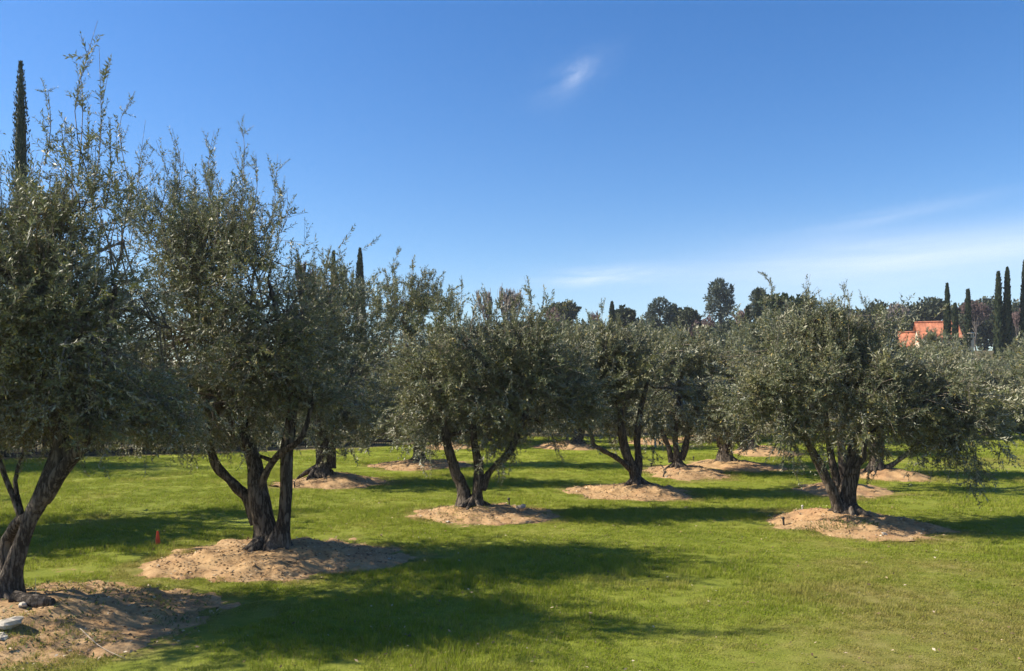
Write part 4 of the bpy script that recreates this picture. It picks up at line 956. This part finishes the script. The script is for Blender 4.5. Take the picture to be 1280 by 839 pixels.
ng.interface.new_socket('Geometry', in_out='INPUT', socket_type='NodeSocketGeometry'); ng.interface.new_socket('Geometry', in_out='OUTPUT', socket_type='NodeSocketGeometry')
gi, gout = ng.nodes.new('NodeGroupInput'), ng.nodes.new('NodeGroupOutput')
ci = ng.nodes.new('GeometryNodeCollectionInfo'); ci.inputs['Collection'].default_value = tufts; ci.inputs['Separate Children'].default_value = True; ci.inputs['Reset Children'].default_value = True
ip = ng.nodes.new('GeometryNodeInstanceOnPoints'); ip.inputs['Pick Instance'].default_value = True
def attr(nm, ty='FLOAT'):
    a = ng.nodes.new('GeometryNodeInputNamedAttribute'); a.data_type = ty; a.inputs['Name'].default_value = nm; return a.outputs['Attribute']
cx = ng.nodes.new('ShaderNodeCombineXYZ'); ng.links.new(attr('rz'), cx.inputs['Z'])
cs = ng.nodes.new('ShaderNodeCombineXYZ'); sx = attr('sxy')
for k in 'XY': ng.links.new(sx, cs.inputs[k])
ng.links.new(attr('sz'), cs.inputs['Z'])
ng.links.new(gi.outputs[0], ip.inputs['Points']); ng.links.new(ci.outputs[0], ip.inputs['Instance']); ng.links.new(attr('pick', 'INT'), ip.inputs['Instance Index'])
ng.links.new(cx.outputs[0], ip.inputs['Rotation']); ng.links.new(cs.outputs[0], ip.inputs['Scale']); ng.links.new(ip.outputs[0], gout.inputs[0])
md = go.modifiers.new('scatter', 'NODES'); md.node_group = ng
# fallen leaves, chips and clods on the mounds: one uncountable mass
r = np.random.default_rng(88); g = Geo()
for k, (cx_, cy_, rx, ry, h) in enumerate(MD[:8]):
    n = int(2600 if k < 2 else 1300); a = r.uniform(0, 6.283, n); q = np.sqrt(r.uniform(0, 1.15, n)); x = cx_ + rx * q * np.cos(a); y = cy_ + ry * q * np.sin(a)
    f = mound_fac(x, y, k) > -.12; x, y = x[f], y[f]; n = len(x); z = np.where(mound_fac(x, y, k) > 0, soil_z(x, y), ground_z(x, y)) + .014
    dr = r.normal(size=(n, 3)) * [1, 1, .25]; dr /= np.linalg.norm(dr, axis=1)[:, None]; ln = r.uniform(.016, .042, n) * (1 + .03 * cy_)
    Q = leaf_quads(np.stack([x, y, z], 1), dr, np.tile([0, 0, 1.0], (n, 1)) + r.normal(0, .5, (n, 3)), ln, ln * r.uniform(.2, .6, n), r)
    g.add(Q.reshape(-1, 3), np.arange(n * 4).reshape(-1, 4)[:, ::-1])
n = 1500; y = r.uniform(6.5, 20, n); x = r.uniform(-1, 1, n) * .7 * y; z = ground_z(x, y) + .035; a = r.uniform(0, 6.283, n)
dr = np.stack([np.cos(a), np.sin(a), r.normal(0, .3, n)], 1); dr /= np.linalg.norm(dr, axis=1)[:, None]; ln = r.uniform(.02, .055, n)
Q = leaf_quads(np.stack([x, y, z], 1), dr, np.tile([0, 0, 1.0], (n, 1)) + r.normal(0, .5, (n, 3)), ln, ln * r.uniform(.25, .6, n), r)
g.add(Q.reshape(-1, 3), np.arange(n * 4).reshape(-1, 4)[:, ::-1])
t = MT('leaf_litter'); rr_ = t.n('ShaderNodeNewGeometry').outputs['Random Per Island']
M['litter'] = t.done(t.pbr(t.ramp(rr_, [(0, (.07, .045, .03)), (.55, (.20, .13, .075)), (.8, (.42, .32, .20)), (1, (.55, .46, .33))]), .9, .1))
tag(g.build('leaf_litter', [M['litter']]), 'dry fallen leaves and chips lying on the soil mounds and turf', 'leaf litter', kind='stuff')
g = Geo(); r = np.random.default_rng(89)
for k, (cx_, cy_, rx, ry, h) in enumerate(MD[:5]):
    n = 260; a = r.uniform(0, 6.283, n); q = np.sqrt(r.uniform(0, .95, n)); x = cx_ + rx * q * np.cos(a); y = cy_ + ry * q * np.sin(a); z = soil_z(x, y)
    for i in range(n):
        if mound_fac(x[i:i + 1], y[i:i + 1], k)[0] < .04: continue
        s = r.uniform(.006, .019); V, F = box(0, 0, 0, 2 * s, 1.6 * s, 1.3 * s)
        V = V + r.normal(0, .3, V.shape) * s; g.add(V + [x[i], y[i], z[i] + s * .3], F)
tag(g.build('soil_clods', [M['soil']]), 'crumbled soil clods scattered over the mounds', 'soil', kind='stuff')
# creeping weeds and turf runners over the two weedy mounds
r = np.random.default_rng(91); g = Geo()
for k, n in ((0, 5200), (2, 1300)):
    cx_, cy_, rx, ry, h = MD[k]; a = r.uniform(0, 6.283, n); q = np.sqrt(r.uniform(0, 1.1, n)); x = cx_ + rx * q * np.cos(a); y = cy_ + ry * q * np.sin(a)
    q3 = np.stack([x, y, 0 * x], 1); f = (SinNoise(92, 2.6)(q3) * .7 + SinNoise(93, 9.0, 12)(q3) * .6 + .25 * (q - .6) + r.normal(0, .3, n)) > .15
    x, y = x[f], y[f]; n = len(x); z = np.maximum(soil_z(x, y), ground_z(x, y)); a = r.uniform(0, 6.283, n)
    dr = np.stack([np.cos(a), np.sin(a), r.uniform(.25, 1.3, n)], 1); dr /= np.linalg.norm(dr, axis=1)[:, None]; ln = r.uniform(.025, .07, n)
    Q = leaf_quads(np.stack([x, y, z], 1), dr, np.tile([0, 0, 1.0], (n, 1)) + r.normal(0, .3, (n, 3)), ln, ln * r.uniform(.15, .4, n), r)
    g.add(Q.reshape(-1, 3), np.arange(n * 4).reshape(-1, 4)[:, ::-1])
tag(g.build('creeping_weeds', [M['weed_leaf']]), 'creeping green weeds spread over the near mound', 'weeds', kind='stuff')
# weeds round the foot of the broad olive
c = at_px(1045, 655); r = np.random.default_rng(90); n = 420; a = r.uniform(0, 6.283, n); q = np.sqrt(r.uniform(0, 1, n))
x = c.x + .75 * q * np.cos(a); y = c.y + .28 * q * np.sin(a); z = soil_z(x, y); dr = np.stack([np.cos(a) * .5, np.sin(a) * .5, np.ones(n)], 1) + r.normal(0, .35, (n, 3)); dr /= np.linalg.norm(dr, axis=1)[:, None]
Q = leaf_quads(np.stack([x, y, z], 1), dr, r.normal(size=(n, 3)), r.uniform(.035, .085, n), r.uniform(.008, .018, n), r); g = Geo(); g.add(Q.reshape(-1, 3), np.arange(n * 4).reshape(-1, 4))
tag(g.build('weeds', [M['weed_leaf']]), 'low straggly weeds round the foot of the broad olive', 'weeds', kind='stuff')

# ------------------------------------------------------------------ haze: one closed box of thin air
hz_m = bpy.data.materials.new('haze'); hz_m.use_nodes = True; ht = hz_m.node_tree; ht.nodes.clear()
ho = ht.nodes.new('ShaderNodeOutputMaterial'); hv = ht.nodes.new('ShaderNodeVolumePrincipled')
hv.inputs['Color'].default_value = (.80, .87, .95, 1); hv.inputs['Density'].default_value = HAZE; hv.inputs['Anisotropy'].default_value = 0.2
ht.links.new(hv.outputs[0], ho.inputs['Volume'])
if HAZE > 0: tag(link('haze', make_mesh('haze', *box(0, 600, 19.0, 2000, 1840, 46), [hz_m], smooth_shade=False)), kind='stuff')
